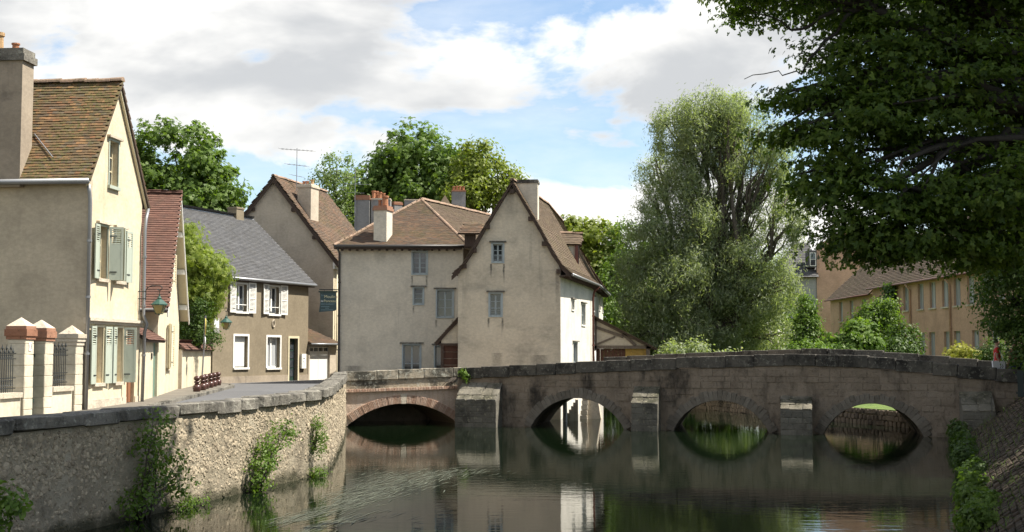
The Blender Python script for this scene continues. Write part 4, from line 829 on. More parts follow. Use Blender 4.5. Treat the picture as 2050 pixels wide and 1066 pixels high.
nb = MB(); B3.block(nb, 7.30, .82, 7.70, 1.55, .03, .13); nbx = nb.build('notice_case', 'white_paint', H3); nb = MB(); B3.block(nb, 7.36, .90, 7.64, 1.40, .13, .137); nb.build('notice_sheet', 'plate_white', nbx)
nb = MB()
for q in ((.40, 1.30, .56, 1.33), (.42, 1.12, .46, 1.18), (.50, 1.08, .58, 1.10), (.44, .98, .56, 1.0)): B3.block(nb, 7.0 + q[0], q[1], 7.0 + q[2], q[3], .137, .141)
nb.build('notice_print', 'black_print', nbx)
MB().lathe((0, 0, 0), [(.13, 0), (.13, .03), (.09, .03), (.07, .01)], 16)
orn = MB(); pts = [B3.p(4.86 + .10 * math.cos(t), 3.02 + .17 * math.sin(t), .03) for t in np.linspace(0, 2 * math.pi, 17)]; orn.tube(pts, .035, 6); orn.build('oval_ornament', 'pale_cap', H3)
E0, E1, R1_, R0 = B3.p(-.35, 5.08, .20), B3.p(LN + .30, 5.08, .20), B3.p(LN + .30, 8.55, -3.6), B3.p(-.35, 8.55, -3.6)
roof_plane(H3, [E0, E1, R1_, R0], 'slates', .22, .115, .012, 0, jit=.5)
roof_plane(H3, [B3.p(LN + .3, 5.0, -7.54), B3.p(-.35, 5.0, -7.54), R0, R1_], 'slates', .22, .16, .012, 0)
MB().tube([R0, R1_], .05, 6).build('zinc_ridge', 'lead', H3, smooth=True)
gut(H3, B3.p(-.35, 5.03, .26), B3.p(LN + .32, 5.03, .26), 'zinc', .07)
mb = MB(); B3.block(mb, -.3, 4.92, LN + .28, 5.0, .0, .20); mb.build('soffit', 'dark_timber', H3)
c = B3.p(6.6, 0, -3.3); chimney(H3, c.x - .1, c.y, 7.6, c.x + .55, c.y + .55, 9.05, 'taupe_plaster', 'taupe_plaster', (), B3.u[:2], .03, .1, label='short taupe chimney near the right end of the slate ridge')
c = B3.p(1.0, 0, -3.9); chimney(H3, c.x, c.y, 7.9, c.x + 1.1, c.y + .5, 8.95, 'taupe_plaster', 'pale_cap', [(.75, .5, .10, .45, 'zinc')], B3.u[:2], .03, .1, label='low taupe chimney with a metal cowl')
# ---- small garage
GA = thing('small_garage', 'little lean-to garage with white double door and mossy tile roof', 'garage', (-9.9, 66.8, .2)); AG = Wall((-10.33, 66.1), (.50, .866))
AG.panel(GA, 'front_wall', 'tan_plaster', [(0, -.1), (2.3, -.1), (2.3, 2.15), (0, 2.15)], [(.10, .1, 1.75, 1.92)], .2)
for k in range(2): mb = MB(); AG.block(mb, .12 + k * .82, .1, .92 + k * .82, 1.62, -.16, -.12); mb.build('garage_door_leaf', 'white_paint', GA)
mb = MB(); AG.block(mb, .12, 1.62, 1.74, 1.68, -.16, -.12); AG.block(mb, .12, 1.86, 1.74, 1.91, -.16, -.12); [AG.block(mb, .12 + i * .4, 1.68, .17 + i * .4, 1.86, -.16, -.12) for i in range(5)]; ft = mb.build('fanlight', 'white_paint', GA)
for i in range(4): mb = MB(); AG.block(mb, .17 + i * .4, 1.68, .52 + i * .4, 1.86, -.155, -.14); mb.build('pane', 'glass', ft)
roof_plane(GA, [AG.p(-.1, 2.08, .2), AG.p(2.4, 2.08, .2), AG.p(2.35, 2.25, -1.0), AG.p(-.05, 3.4, -3.2)][:2] + [AG.p(2.2, 2.9, -1.9), AG.p(-.1, 3.35, -2.95)], 'brown_tiles', .18, .12, .02, 0)
gut(GA, AG.p(-.1, 2.04, .26), AG.p(2.4, 2.04, .26), 'zinc', .055)

# ---- tall gabled house behind
H4 = thing('tall_gabled_house', 'tall tan house with blank gable and brown tile roof behind the slate roof', 'house', (-12.9, 73, .2))
T4 = Wall((-16.2, 70), (1, 0)); T4.panel(H4, 'gable_wall', 'tan_plaster', [(0, -.1), (6.56, -.1), (6.56, 6.75), (3.27, 11.0), (0, 6.75)])
T5 = Wall((-9.64, 70.0), (.27, .963)); T5.panel(H4, 'side_wall', 'pale_cream', [(0.003, -.1), (6.9, -.1), (6.9, 6.5), (0.003, 6.5)])
MB().prism([(-16, 70.4, 0), (-9.9, 70.4, 0), (-8.1, 76.6, 0), (-14.5, 76.6, 0)], (0, 0, 6.6)).build('inner_walls', 'tan_plaster', H4)
ra, rb = Vector((-12.93, 69.75, 11.12)), Vector((-11.04, 76.7, 11.12)); ea, eb = Vector((-9.25, 69.75, 6.35)), Vector((-7.40, 76.7, 6.35)); la, lb = Vector((-16.6, 69.75, 6.3)), Vector((-14.7, 76.7, 6.3))
roof_plane(H4, [ea, eb, rb, ra], 'brown_tiles', .18, .12, .02, 0, jit=1.3, sag=.02); roof_plane(H4, [lb, la, ra, rb], 'brown_tiles', .18, .15, .02, 0)
MB().prism([(-14.9, 76.5, 6.2), (-7.7, 76.5, 6.2), (-11.04, 76.5, 10.9)], (0, .2, 0)).build('rear_gable', 'tan_plaster', H4)
ridge_line(H4, ra + Vector((0, 0, .02)), rb + Vector((0, 0, .02)), step=.38, r=.11)
rake(H4, T4, [(-.38, 6.22), (3.27, 11.0), (6.92, 6.24)], .14, .22, .20, 'dark_timber')
for s, z in ((1.1, 7.95), (2.2, 9.38), (4.35, 9.35), (5.5, 7.85)): mb = MB(); T4.block(mb, s - .09, z - .12, s + .09, z + .06, 0, .16); mb.build('purlin_end', 'dark_timber', H4)
mb = MB(); T5.block(mb, -.1, 6.28, 6.9, 6.5, 0, .16); T5.block(mb, -.06, 6.12, 6.9, 6.28, 0, .09); mb.build('cornice', 'white_paint', H4)
pipe(H4, [T5.p(.9, 6.2, .12), T5.p(.9, .2, .12)], .05, 'dark_gutter'); pipe(H4, [T5.p(.25, 6.1, .10), T5.p(.25, .2, .10)], .035, 'cream_paint')
chimney(H4, -11.72, 70.55, 8.0, -10.92, 71.55, 10.80, 'tan_plaster', 'pale_cap', [(.25, .4, .10, .2, 'terracotta'), (.5, .4, .10, .2, 'terracotta'), (.8, .5, .11, .28, 'tan_clay')], (.96, -.28), .05, .2, label='pale rendered chimney with three short pots')
dm = MB().prism([(-9.9, 72.0, 7.0), (-8.6, 72.35, 7.0), (-8.6, 72.35, 7.55), (-9.9, 72.0, 7.55)], (.2, .9, 0)).build('dormer', 'tan_plaster', H4)
roof_plane(dm, [(-10.1, 71.85, 7.50), (-8.4, 72.3, 7.50), (-8.3, 72.85, 7.95), (-10.0, 72.45, 7.95)], 'brown_tiles', .18, .12, .02, 0)
AN = thing('television_antenna', 'tall thin television aerial mast on the brown tiled ridge', 'antenna', (-11.95, 71.6, 10.7))
MB().tube([(-11.95, 71.6, 9.8), (-11.95, 71.6, 12.95)], .022, 6).build('mast', 'zinc', AN)
for z, w, el in ((12.85, .9, 9), (12.0, .55, 5), (11.4, .3, 2)):
    MB().tube([(-11.95 - w, 71.55, z + .06), (-11.95 + w, 71.65, z - .06)], .014, 5).build('boom', 'zinc', AN); 
    for k in range(el): x = -11.95 - w + 2 * w * k / max(1, el - 1); q = MB(); q.tube([(x - .10, 71.3, z + .06 - .12 * (x + 11.95 + w) / (2 * w)), (x + .10, 71.9, z + .06 - .12 * (x + 11.95 + w) / (2 * w))], .009, 4); q.build('element', 'zinc', AN)

# ---- roofs and stacks further back
HB = thing('far_roofline_house', 'row of grey chimney stacks with clay pots rising behind the hipped roof', 'house', (-6, 86, 0))
MB().prism([(-11, 82, 0), (-1.5, 82, 0), (-1.5, 90, 0), (-11, 90, 0)], (0, 0, 8.3)).build('walls', 'tan_plaster', HB)
roof_plane(HB, [(-11.3, 81.6, 8.2), (-1.2, 81.6, 8.2), (-2.8, 86, 10.0), (-9.8, 86, 10.0)], 'brown_tiles', .25, .16, .02, 0); roof_plane(HB, [(-1.2, 90.4, 8.2), (-11.3, 90.4, 8.2), (-9.8, 86, 10.0), (-2.8, 86, 10.0)], 'brown_tiles', .25, .2, .02, 0)
roof_plane(HB, [(-11.3, 90.4, 8.2), (-11.3, 81.6, 8.2), (-9.8, 86, 10.0)], 'brown_tiles', .25, .2, .02, 0); roof_plane(HB, [(-1.2, 81.6, 8.2), (-1.2, 90.4, 8.2), (-2.8, 86, 10.0)], 'brown_tiles', .25, .2, .02, 0)
chimney(HB, -10.0, 82.0, 8.0, -9.05, 82.7, 11.6, 'chimney_grey', 'cap_brick', (), (1, 0), .03, .32); chimney(HB, -8.98, 82.2, 8.0, -7.75, 83.0, 11.42, 'chimney_grey', 'pale_cap', [(.12, .3, .13, .5, 'terracotta'), (.25, .6, .13, .5, 'terracotta'), (.45, .4, .12, .42, 'terracotta'), (.62, .5, .11, .36, 'terracotta')], (1, 0), .02, .12)
chimney(HB, -7.55, 83, 8.0, -6.95, 83.6, 11.3, 'chimney_grey', 'cap_brick', (), (.8, .6), .03, .2); chimney(HB, -6.95, 83.4, 8.0, -6.1, 84.0, 11.5, 'chimney_grey', 'pale_cap', (), (1, .1), .02, .08)
chimney(HB, -3.95, 85, 8.5, -3.05, 85.6, 12.3, 'chimney_grey', 'cap_brick', [(.15, .5, .10, .26, 'terracotta'), (.38, .5, .10, .30, 'terracotta'), (.6, .5, .10, .30, 'terracotta'), (.84, .5, .10, .26, 'terracotta')], (1, .1), .03, .10)
st = MB().box(-4.75, 84.6, 8.5, -4.0, 85.3, 11.2).build('stack_base', 'chimney_grey', HB); MB().mesh([(-4.85, 84.5, 11.2), (-3.95, 84.5, 11.2), (-3.95, 85.4, 11.2), (-4.85, 85.4, 11.2), (-4.4, 84.95, 11.95)], [(0, 1, 4), (1, 2, 4), (2, 3, 4), (3, 0, 4), (3, 2, 1, 0)]).build('stack_cone', 'grey_brown_tiles', st)
AN2 = thing('second_antenna', 'short many-armed aerial in front of the dark chestnut crown', 'antenna', (-10.05, 81.6, 11)); MB().tube([(-9.95, 81.9, 10.4), (-9.95, 81.9, 13.3)], .025, 5).build('mast', 'zinc', AN2)
for z, w in ((13.2, .55), (12.7, .7), (12.3, .9), (11.75, .6)): MB().tube([(-9.95 - w, 81.9, z), (-9.95 + w, 81.9, z - .05)], .014, 4).build('boom', 'zinc', AN2)

# ---- white hipped house
H5 = thing('white_hipped_house', 'off-white three-storey house with brown hipped roof and blue-grey windows', 'house', (-5.2, 62, .2))
W5 = Wall((-7.96, 60), (1, 0)); ops = [(3.36, 5.26, 4.00, 6.26), (3.43, 3.86, 3.84, 4.58), (4.50, 3.26, 5.22, 4.48), (2.95, .25, 3.72, 1.96), (4.42, .25, 4.80, 1.90)]
W5.panel(H5, 'front_wall', 'white_plaster', [(0, -2.4), (5.7, -2.4), (5.7, 6.5), (0, 6.5)], ops, .22)
for k, o in enumerate(ops): W5.window(H5, *o, frame='blue_grey_paint', pane='grey_curtain' if k in (0, 1, 2) else 'glass', nx=1 if k in (1, 4) else 2, ny=(4, 3, 3, 2, 2)[k], depth=.19, fw=.05, casing='blue_grey_paint', cw=.065, lintel='coping_stone')
MB().prism([(-7.9, 60.4, -.1), (-2.3, 60.4, -.1), (.9, 67, -.1), (-5.0, 69, -.1)], (0, 0, 6.55)).build('inner_walls', 'white_plaster', H5)
EL, ER, AP, RE = Vector((-8.2, 59.6, 6.52)), Vector((-2.0, 59.6, 6.52)), Vector((-4.50, 64, 9.15)), Vector((-1.25, 71.5, 9.15)); ERb, ELb = Vector((1.5, 67.6, 6.52)), Vector((-4.7, 68.6, 6.52))
roof_plane(H5, [EL, ER, AP], 'brown_tiles', .17, .11, .02, 0, jit=1.2, sag=.015); roof_plane(H5, [ER, ERb, RE, AP], 'grey_brown_tiles', .17, .11, .02, 0, jit=1.2); roof_plane(H5, [ELb, EL, AP, RE], 'brown_tiles', .17, .14, .02, 0)
for a, b in ((AP, ER), (AP, EL)): ridge_line(H5, a + Vector((0, 0, .03)), b + Vector((0, 0, .03)), 'ridge_clay', .36, .075, 'hip_tile')
ridge_line(H5, AP + Vector((0, 0, .03)), RE + Vector((0, 0, .03)), step=.36, r=.11)
mb = MB(); mb.box(-8.2, 59.62, 6.36, -2.3, 59.70, 6.50); mb.build('fascia', 'dark_timber', H5); ms = [frame_mat(np.array([-7.85 + k * .345, 59.84, 6.36]), np.array([.09, 0, 0]), np.array([0, .33, 0]), np.array([0, 0, .10])) for k in range(16)]; pieces(H5, 'rafter_end', 'dark_timber', ms, 'sharp')
gut(H5, (-8.2, 59.55, 6.50), (-2.2, 59.55, 6.50), 'dark_gutter', .07); pipe(H5, [(-8.02, 59.6, 6.4), (-7.98, 59.9, 6.2), (-7.98, 59.92, 2.4), (-7.98, 59.92, 1.6), (-7.98, 59.92, .2)], .055, 'dark_gutter')
chimney(H5, -6.42, 60.02, 6.3, -5.78, 60.75, 8.42, 'white_plaster', 'cap_brick', [(.25, .5, .09, .3, 'terracotta'), (.70, .4, .16, .48, 'terracotta')], (.96, -.28), .05, .22, label='white chimney with clay pots standing on the eaves')
# hanging restaurant sign
SG = thing('hanging_sign', 'dark teal hanging restaurant sign with gold blackletter between two houses', 'sign', (-8.5, 59.5, 3.5))
MB().prism([(-8.84, 59.5, 3.46), (-8.10, 59.5, 3.52), (-8.04, 59.5, 3.60), (-8.06, 59.5, 4.36), (-8.80, 59.5, 4.40), (-8.78, 59.5, 3.9)], (0, -.05, 0)).build('board', 'teal_sign', SG)
MB().box(-8.86, 59.41, 4.36, -8.0, 59.53, 4.43).build('top_rail', 'dark_green_paint', SG); MB().tube([(-8.84, 59.5, 4.50), (-7.95, 59.75, 4.50)], .022, 6).build('bracket', 'iron', SG); MB().tube([(-8.6, 59.48, 4.43), (-8.6, 59.5, 4.50)], .01, 5).build('hook', 'iron', SG)
def text(parent, body, size, loc, mat, name='lettering', rot=None):
    c = bpy.data.curves.new('t', 'FONT'); c.body = body; c.size = size; o = bpy.data.objects.new('t', c); COL.objects.link(o); me = bpy.data.meshes.new_from_object(o.evaluated_get(bpy.context.evaluated_depsgraph_get())); bpy.data.objects.remove(o); me.materials.clear(); me.materials.append(MATS[mat])
    ob = bpy.data.objects.new(name, me); COL.objects.link(ob); ob.parent = parent; ob.rotation_euler = rot or (math.radians(90), 0, 0); ob.location = Vector(loc) - wloc(parent); return ob
text(SG, 'Le', .12, (-8.74, 59.445, 4.20), 'sign_blue'); text(SG, 'Moulin', .185, (-8.60, 59.445, 4.11), 'sign_gold'); text(SG, 'de', .13, (-8.76, 59.445, 3.93), 'plate_white'); text(SG, 'Ponceau', .165, (-8.62, 59.445, 3.92), 'sign_gold'); text(SG, 'RESTAURANT', .105, (-8.76, 59.445, 3.79), 'sign_blue')
for x0, x1, z in ((-8.74, -8.36, 3.70), (-8.55, -8.38, 3.63), (-8.74, -8.18, 3.55)): MB().box(x0, 59.44, z, x1, 59.449, z + .022).build('small_print', 'sign_blue', SG)

# ---- mill house with the swept gable
H6 = thing('swept_gable_house', 'old whitewashed house with tall swept gable and long mossy tile roof by the river', 'house', (0, 60, 0))
W6 = Wall((-2.37, 57), (1, 0)); ops = [(1.53, 5.61, 1.96, 6.38), (1.41, 3.24, 1.89, 4.19)]
GP = [(0, 5.18), (.45, 5.85), (.93, 6.72), (2.37, 9.0), (3.60, 6.95), (4.10, 5.98), (4.50, 5.30)]
W6.panel(H6, 'gable_wall', 'mill_plaster', [(0, -2.5), (4.497, -2.5), (4.497, 5.30)] + GP[::-1][1:], ops, .2)
for o in ops: W6.window(H6, *o, frame='blue_grey_paint', pane='grey_curtain', nx=2, ny=3, depth=.17, fw=.045, casing='blue_grey_paint', cw=.075, lintel='coping_stone')
for o in ops:
    mb = MB(); [W6.block(mb, o[0] + .04, o[1] + .10 + k * .10, o[2] - .04, o[1] + .112 + k * .10, -.04, -.028) for k in range(3)]; mb.build('window_guard', 'blue_grey_paint', H6)
R6 = Wall((2.13, 57), (1.88, 9)); R7 = Wall((4.01, 66), (1.38, 11)); L6, L7 = 9.19, 11.08
o6 = [(3.0, 3.60, 3.75, 4.02), (6.0, 2.95, 7.2, 3.95), (3.45, .3, 4.65, 2.05)]; o7 = [(1.4, 3.8, 2.8, 4.5), (7.2, 4.02, 8.4, 4.85), (10.3, 4.0, 10.9, 4.85)]
R6.panel(H6, 'river_wall', 'sunlit_river_plaster', [(0.0, -2.5), (L6, -2.5), (L6, 5.12), (0.0, 5.26)], o6, .25); R7.panel(H6, 'river_wall', 'sunlit_river_plaster', [(0.003, -2.5), (L7, -2.5), (L7, 5.2), (0.003, 5.12)], o7, .25)
for w, oo in ((R6, o6), (R7, o7)):
    for o in oo: w.window(H6, *o, frame='blue_grey_paint', pane='glass', nx=1, ny=2, depth=.14, casing='white_paint', cw=.06, lintel='coping_stone')
MB().prism([(-2.2, 57.4, -2.4), (1.8, 57.4, -2.4), (3.6, 66, -2.4), (4.9, 76.8, -2.4), (1.0, 76.8, -2.4)], (0, 0, 7.5)).build('inner_walls', 'mill_plaster', H6)
PRO = [(0.0, 9.15), (.46, 7.12), (.70, 5.98), (.84, 5.42), (1.0, 5.06)]
EV = [Vector((2.62, 56.75, 0)), Vector((4.42, 66, 0)), Vector((5.80, 77.2, 0))]; RI = [Vector((0, 56.75, 0)), Vector((1.80, 66, 0)), Vector((2.83, 74.3, 0))]; EVL = [Vector((-2.62, 56.75, 0)), Vector((-.9, 66, 0)), Vector((.6, 77.2, 0))]
def rp(i, k, ev): q = RI[i].lerp(ev[i], PRO[k][0]); q.z = PRO[k][1]; return q
for i in range(2):
    for k in range(4): roof_plane(H6, [rp(i, k + 1, EV), rp(i + 1, k + 1, EV), rp(i + 1, k, EV), rp(i, k, EV)], 'grey_brown_tiles', .18, .115, .022, 0, jit=1.3)
    for k in range(4): roof_plane(H6, [rp(i + 1, k + 1, EVL), rp(i, k + 1, EVL), rp(i, k, EVL), rp(i + 1, k, EVL)], 'grey_brown_tiles', .2, .15, .022, 0)
    ridge_line(H6, RI[i] + Vector((0, 0, 9.18)), RI[i + 1] + Vector((0, 0, 9.18)), step=.38, r=.11)
    gut(H6, EV[i] + Vector((.03, 0, 5.02)), EV[i + 1] + Vector((.03, 0, 5.02)), 'zinc', .07)
    MB().prism([EV[i] + Vector((-.05, 0, 4.98)), EV[i + 1] + Vector((-.05, 0, 4.98)), EV[i + 1] + Vector((-.55, 0, 4.92)), EV[i] + Vector((-.55, 0, 4.92))], (0, 0, .06)).build('soffit', 'dark_timber', H6)
q = [Vector((5.8, 77.2, 5.06)), Vector((.6, 77.2, 5.06)), Vector((2.83, 74.3, 9.15))]; roof_plane(H6, q, 'grey_brown_tiles', .2, .15, .02, 0)
ms = []
for i in range(2):
    d = EV[i + 1] - EV[i]; n = int(d.length / .5)
    for k in range(n): c = EV[i] + d * (k + .5) / n; ms.append(frame_mat(np.array([c.x - .22, c.y, 4.93]), np.array([.34, 0, 0]), np.array([0, .09, 0]), np.array([0, 0, .11])))
pieces(H6, 'rafter_end', 'dark_timber', ms, 'sharp')
LP = [(-.28, 4.96), (.06, 5.28)] + [(a, b + .10) for a, b in GP[1:3]] + [(2.37, 9.16)] + [(a, b + .10) for a, b in GP[4:6]] + [(4.62, 5.34), (4.95, 5.04)]
rake(H6, W6, LP, .10, .22, .19, 'dark_timber'); mb = MB(); W6.block(mb, 2.27, 8.62, 2.47, 8.80, .0, .2); mb.build('purlin_end', 'dark_timber', H6)
for s, z in ((.28, 5.42), (.72, 6.12), (1.30, 7.16), (3.18, 7.52), (3.78, 6.42), (4.42, 5.20)): mb = MB(); W6.block(mb, s - .10, z - .12, s + .10, z + .06, .0, .22); mb.build('purlin_end', 'dark_timber', H6)
chimney(H6, .12, 57.35, 6.8, 1.14, 57.95, 9.28, 'white_plaster', 'coping_stone', (), (.993, -.12), .04, .16, label='tall plain whitewashed chimney beside the gable peak')
pipe(H6, [(4.42, 65.8, 4.95), (4.18, 65.9, 4.7), (4.12, 65.95, 4.4), (4.12, 65.95, .5)], .05, 'rust_pipe'); pipe(H6, [(4.22, 66.2, 1.7), (4.22, 66.2, .4)], .05, 'white_paint', brackets=False)
dmr = MB().prism([(2.45, 63.6, 6.0), (3.15, 63.75, 6.0), (3.15, 63.75, 6.95), (2.45, 63.6, 6.95)], (.15, .95, 0)).build('dormer', 'white_plaster', H6)
MB().box(3.10, 63.62, 5.75, 3.26, 63.76, 6.98).build('corner_post', 'rust_pipe', dmr); MB().box(3.24, 63.8, 6.0, 3.30, 64.7, 6.9).build('dormer_window', 'glass', dmr)
roof_plane(dmr, [(1.95, 63.35, 6.92), (3.42, 63.6, 6.92), (3.46, 64.15, 7.48), (2.0, 63.95, 7.48)], 'grey_brown_tiles', .18, .12, .02, 0); roof_plane(dmr, [(3.50, 64.85, 6.92), (2.0, 64.6, 6.92), (2.0, 63.95, 7.48), (3.46, 64.15, 7.48)], 'grey_brown_tiles', .18, .12, .02, 0)
ridge_line(dmr, (2.0, 63.95, 7.5), (3.48, 64.15, 7.5), step=.36, r=.09)
dl = MB().box(-2.15, 58.6, 6.4, -1.65, 59.5, 7.05).build('left_dormer', 'dark_timber', H6); roof_plane(dl, [(-2.45, 58.35, 6.98), (-1.35, 58.35, 6.98), (-1.35, 59.0, 7.5), (-2.2, 59.0, 7.5)], 'brown_tiles', .18, .12, .02, 0)
# lean-to porch on its left
LT = thing('lean_to_porch', 'small timber lean-to with dark brown door left of the swept gable', 'porch', (-2.8, 57.6, .2)); W7 = Wall((-3.12, 57.45), (1, 0))
W7.panel(LT, 'infill', 'mill_plaster', [(0, 1.98), (.745, 1.98), (.745, 2.95), (0, 2.18)], (), .1)
for k in range(6): mb = MB(); W7.block(mb, .10, .2 + k * .29, .742, .475 + k * .29, -.1, -.06); mb.build('door_board', 'garage_brown', LT)
mb = MB(); W7.block(mb, -.02, .1, .10, 2.0, -.12, .03); mb.build('post', 'dark_timber', LT); mb = MB(); W7.block(mb, -.1, 1.92, .742, 2.02, -.1, .035); mb.build('beam', 'dark_timber', LT)
rake(LT, W7, [(-.25, 2.02), (.745, 3.12)], .02, .10, .14, 'dark_timber'); roof_plane(LT, [W7.p(-.28, 2.02, -2.5), W7.p(-.28, 2.02, .12), W7.p(.745, 3.16, .12), W7.p(.745, 3.16, -2.5)], 'brown_tiles', .18, .12, .02, 0)
# timber wash-house on the river
WH = thing('timber_wash_house', 'half-timbered riverside shed with sloping roof right of the white wall', 'shed', (5.8, 69, WATER)); W8 = Wall((4.36, 69), (1, 0))
W8.panel(WH, 'infill', 'tan_plaster', [(.1, 1.95), (2.75, 1.95), (2.75, 2.02), (.1, 3.32)], (), .1)
def beam(a, b, w, nm='timber'): a, b = Vector((a[0], a[1])), Vector((b[0], b[1])); d = (b - a).normalized(); pn = Vector((-d.y, d.x)) * w / 2; q = [a + pn, b + pn, b - pn, a - pn]; MB().prism([W8.p(p.x, p.y, -.03) for p in q], W8.n * .09).build(nm, 'grey_timber', WH)
beam((.02, -2.4), (.02, 3.5), .22, 'post'); beam((2.85, -2.4), (2.85, 1.95), .2, 'post'); beam((-.1, 1.90), (3.0, 1.90), .17, 'tie_beam'); beam((.1, 2.95), (1.55, 2.45), .15, 'brace'); beam((.15, 2.05), (1.1, 2.45), .10, 'brace'); beam((1.5, 2.62), (2.2, 1.98), .16, 'brace'); beam((.0, 3.42), (3.1, 1.84), .12, 'rafter')
for k in range(14): mb = MB(); W8.block(mb, .14 + k * .19, .2, .32 + k * .19, 1.81, -.12, -.09); mb.build('board', 'garage_brown' if k < 8 else 'yellow_board', WH)
roof_plane(WH, [W8.p(3.3, 1.80, .25), W8.p(3.3, 1.80, -4.2), W8.p(-.05, 3.55, -4.2), W8.p(-.05, 3.55, .25)], 'grey_brown_tiles', .2, .13, .02, 0)
# posts and stump seen through the arch
PO = thing('mooring_post', 'white sunlit post standing in the water seen through the second arch', 'post', (2.25, 55.1, WATER)); MB().tube([(2.25, 55.1, -2.4), (2.23, 55.1, -.1)], [.10, .09], 10).build('shaft', 'white_paint', PO); MB().lathe((2.23, 55.1, -.1), [(.10, 0), (.09, .05), (.02, .08)], 10).build('cap', 'pale_cap', PO)
SP = thing('masonry_stump', 'pale broken masonry stump seen through the second arch', 'masonry', (3.5, 57.8, WATER)); MB().prism([(3.1, 57.6, -2.4), (4.1, 57.6, -2.4), (3.72, 57.6, -.05), (3.35, 57.6, .1), (3.1, 57.6, -.1)], (.1, .7, 0)).build('core', 'pale_cap', SP)
pieces(SP, 'block', 'pale_cap', [frame_mat(np.array([3.16 + .02 * k % .1, 57.55, -1.25 + .22 * k]), np.array([.34 - .02 * k, 0, 0]), np.array([0, .2, 0]), np.array([0, 0, .2])) for k in range(6)], 'stone')
ST = thing('river_steps', 'pale stone steps down to the water seen through the second arch', 'steps', (2.7, 56.3, WATER))
for k in range(5): MB().box(2.38 + .09 * k, 55.9, -2.4, 2.47 + .09 * k, 56.7, -1.0 + .15 * k).build('step', 'pale_cap', ST)

# ---- long pink building on the right
H7 = thing('long_pink_building', 'long two-storey pink building with tall grey-shuttered windows beyond the bridge', 'building', (26, 80, .2))
P7 = Wall((24.28, 99.0), (.03, -1)); Y2 = lambda y: 99.0 - y; ops = [(Y2(y + .5), 4.25, Y2(y - .5), 5.80) for y in (81.7, 79.0, 76.95, 74.9, 73.05, 71.05, 69, 67)] + [(Y2(y + .48), 1.0, Y2(y - .48), 2.82) for y in (78.9, 77.2, 74.75, 73.2, 70.5, 68)] + [(Y2(y + .45), 3.9, Y2(y - .45), 5.35) for y in (85.5, 87.3, 90.5, 93.5, 96.2)] + [(Y2(80.4) - .25, 1.7, Y2(80.4) + .2, 2.6)]
P7.panel(H7, 'facade', 'pink_plaster', [(0, -.1), (39, -.1), (39, 5.98), (10.5, 5.98), (10.45, 5.62), (0, 5.62)], ops, .25)
for o in ops: P7.window(H7, *o, frame='shutter_grey', pane='curtain_glass' if o[2] - o[0] > .6 else 'glass', nx=2, ny=1, depth=.18, fw=.05, sill='pale_cap')
MB().prism([(24.8, 99, -.1), (32, 99, -.1), (32, 60, -.1), (25.8, 60, -.1)], (0, 0, 5.7)).build('inner_walls', 'pink_plaster', H7)
P = lambda y, z, o: P7.p(Y2(y), z, o)
roof_plane(H7, [P(88.6, 5.95, .32), P(59.6, 5.95, .32), P(59.6, 10.6, -4.6), P(88.6, 10.6, -4.6)], 'grey_brown_tiles', .26, .17, .02, 0); roof_plane(H7, [P(99.5, 5.58, .25), P(88.7, 5.58, .25), P(88.7, 10.0, -4.6), P(99.5, 10.0, -4.6)], 'grey_brown_tiles', .26, .17, .02, 0)
MB().prism([P(88.55, 5.7, .2), P(88.55, 10.5, -4.6), P(88.55, 5.7, -4.6)], (0, .2, 0)).build('roof_step_wall', 'pink_plaster', H7)
gut(H7, P(88.6, 5.92, .38), P(59.6, 5.92, .38), 'rust_pipe', .06); gut(H7, P(99.5, 5.55, .30), P(88.8, 5.55, .30), 'rust_pipe', .06)
for y in (80.75, 74.0): pipe(H7, [P(y, 5.85, .36), P(y, 5.5, .09), P(y, .2, .08)], .06, 'pink_plaster')
H8 = thing('far_grey_and_pink_house', 'tall far house with grey end wall, pink side and steep dark roof', 'house', (25, 107, .2))
W9 = Wall((22.3, 106), (1, 0)); W9.panel(H8, 'grey_wall', 'grey_plaster', [(0, -.1), (2.6, -.1), (2.6, 7.9), (0, 7.9)]); W10 = Wall((24.903, 105.9), (1, 0)); W10.panel(H8, 'pink_wall', 'pink_plaster', [(0, -.1), (7, -.1), (7, 10.5), (3, 12.0), (0, 10.3)])
roof_plane(H8, [(22.0, 105.6, 7.75), (24.9, 105.6, 7.75), (24.9, 108.5, 10.7), (23.6, 108.5, 10.7)], 'slates', .3, .2, .02, 0); roof_plane(H8, [(22.0, 112, 7.75), (22.0, 105.6, 7.75), (23.6, 108.5, 10.7)], 'slates', .3, .2, .02, 0)
MB().box(24.18, 105.75, 8.55, 24.88, 106.8, 9.95).build('dormer', 'slates', H8); Wall((24.3, 105.75), (1, 0)).window(H8, 0, 8.65, .5, 9.75, frame='white_paint', nx=1, ny=2, depth=-.02)
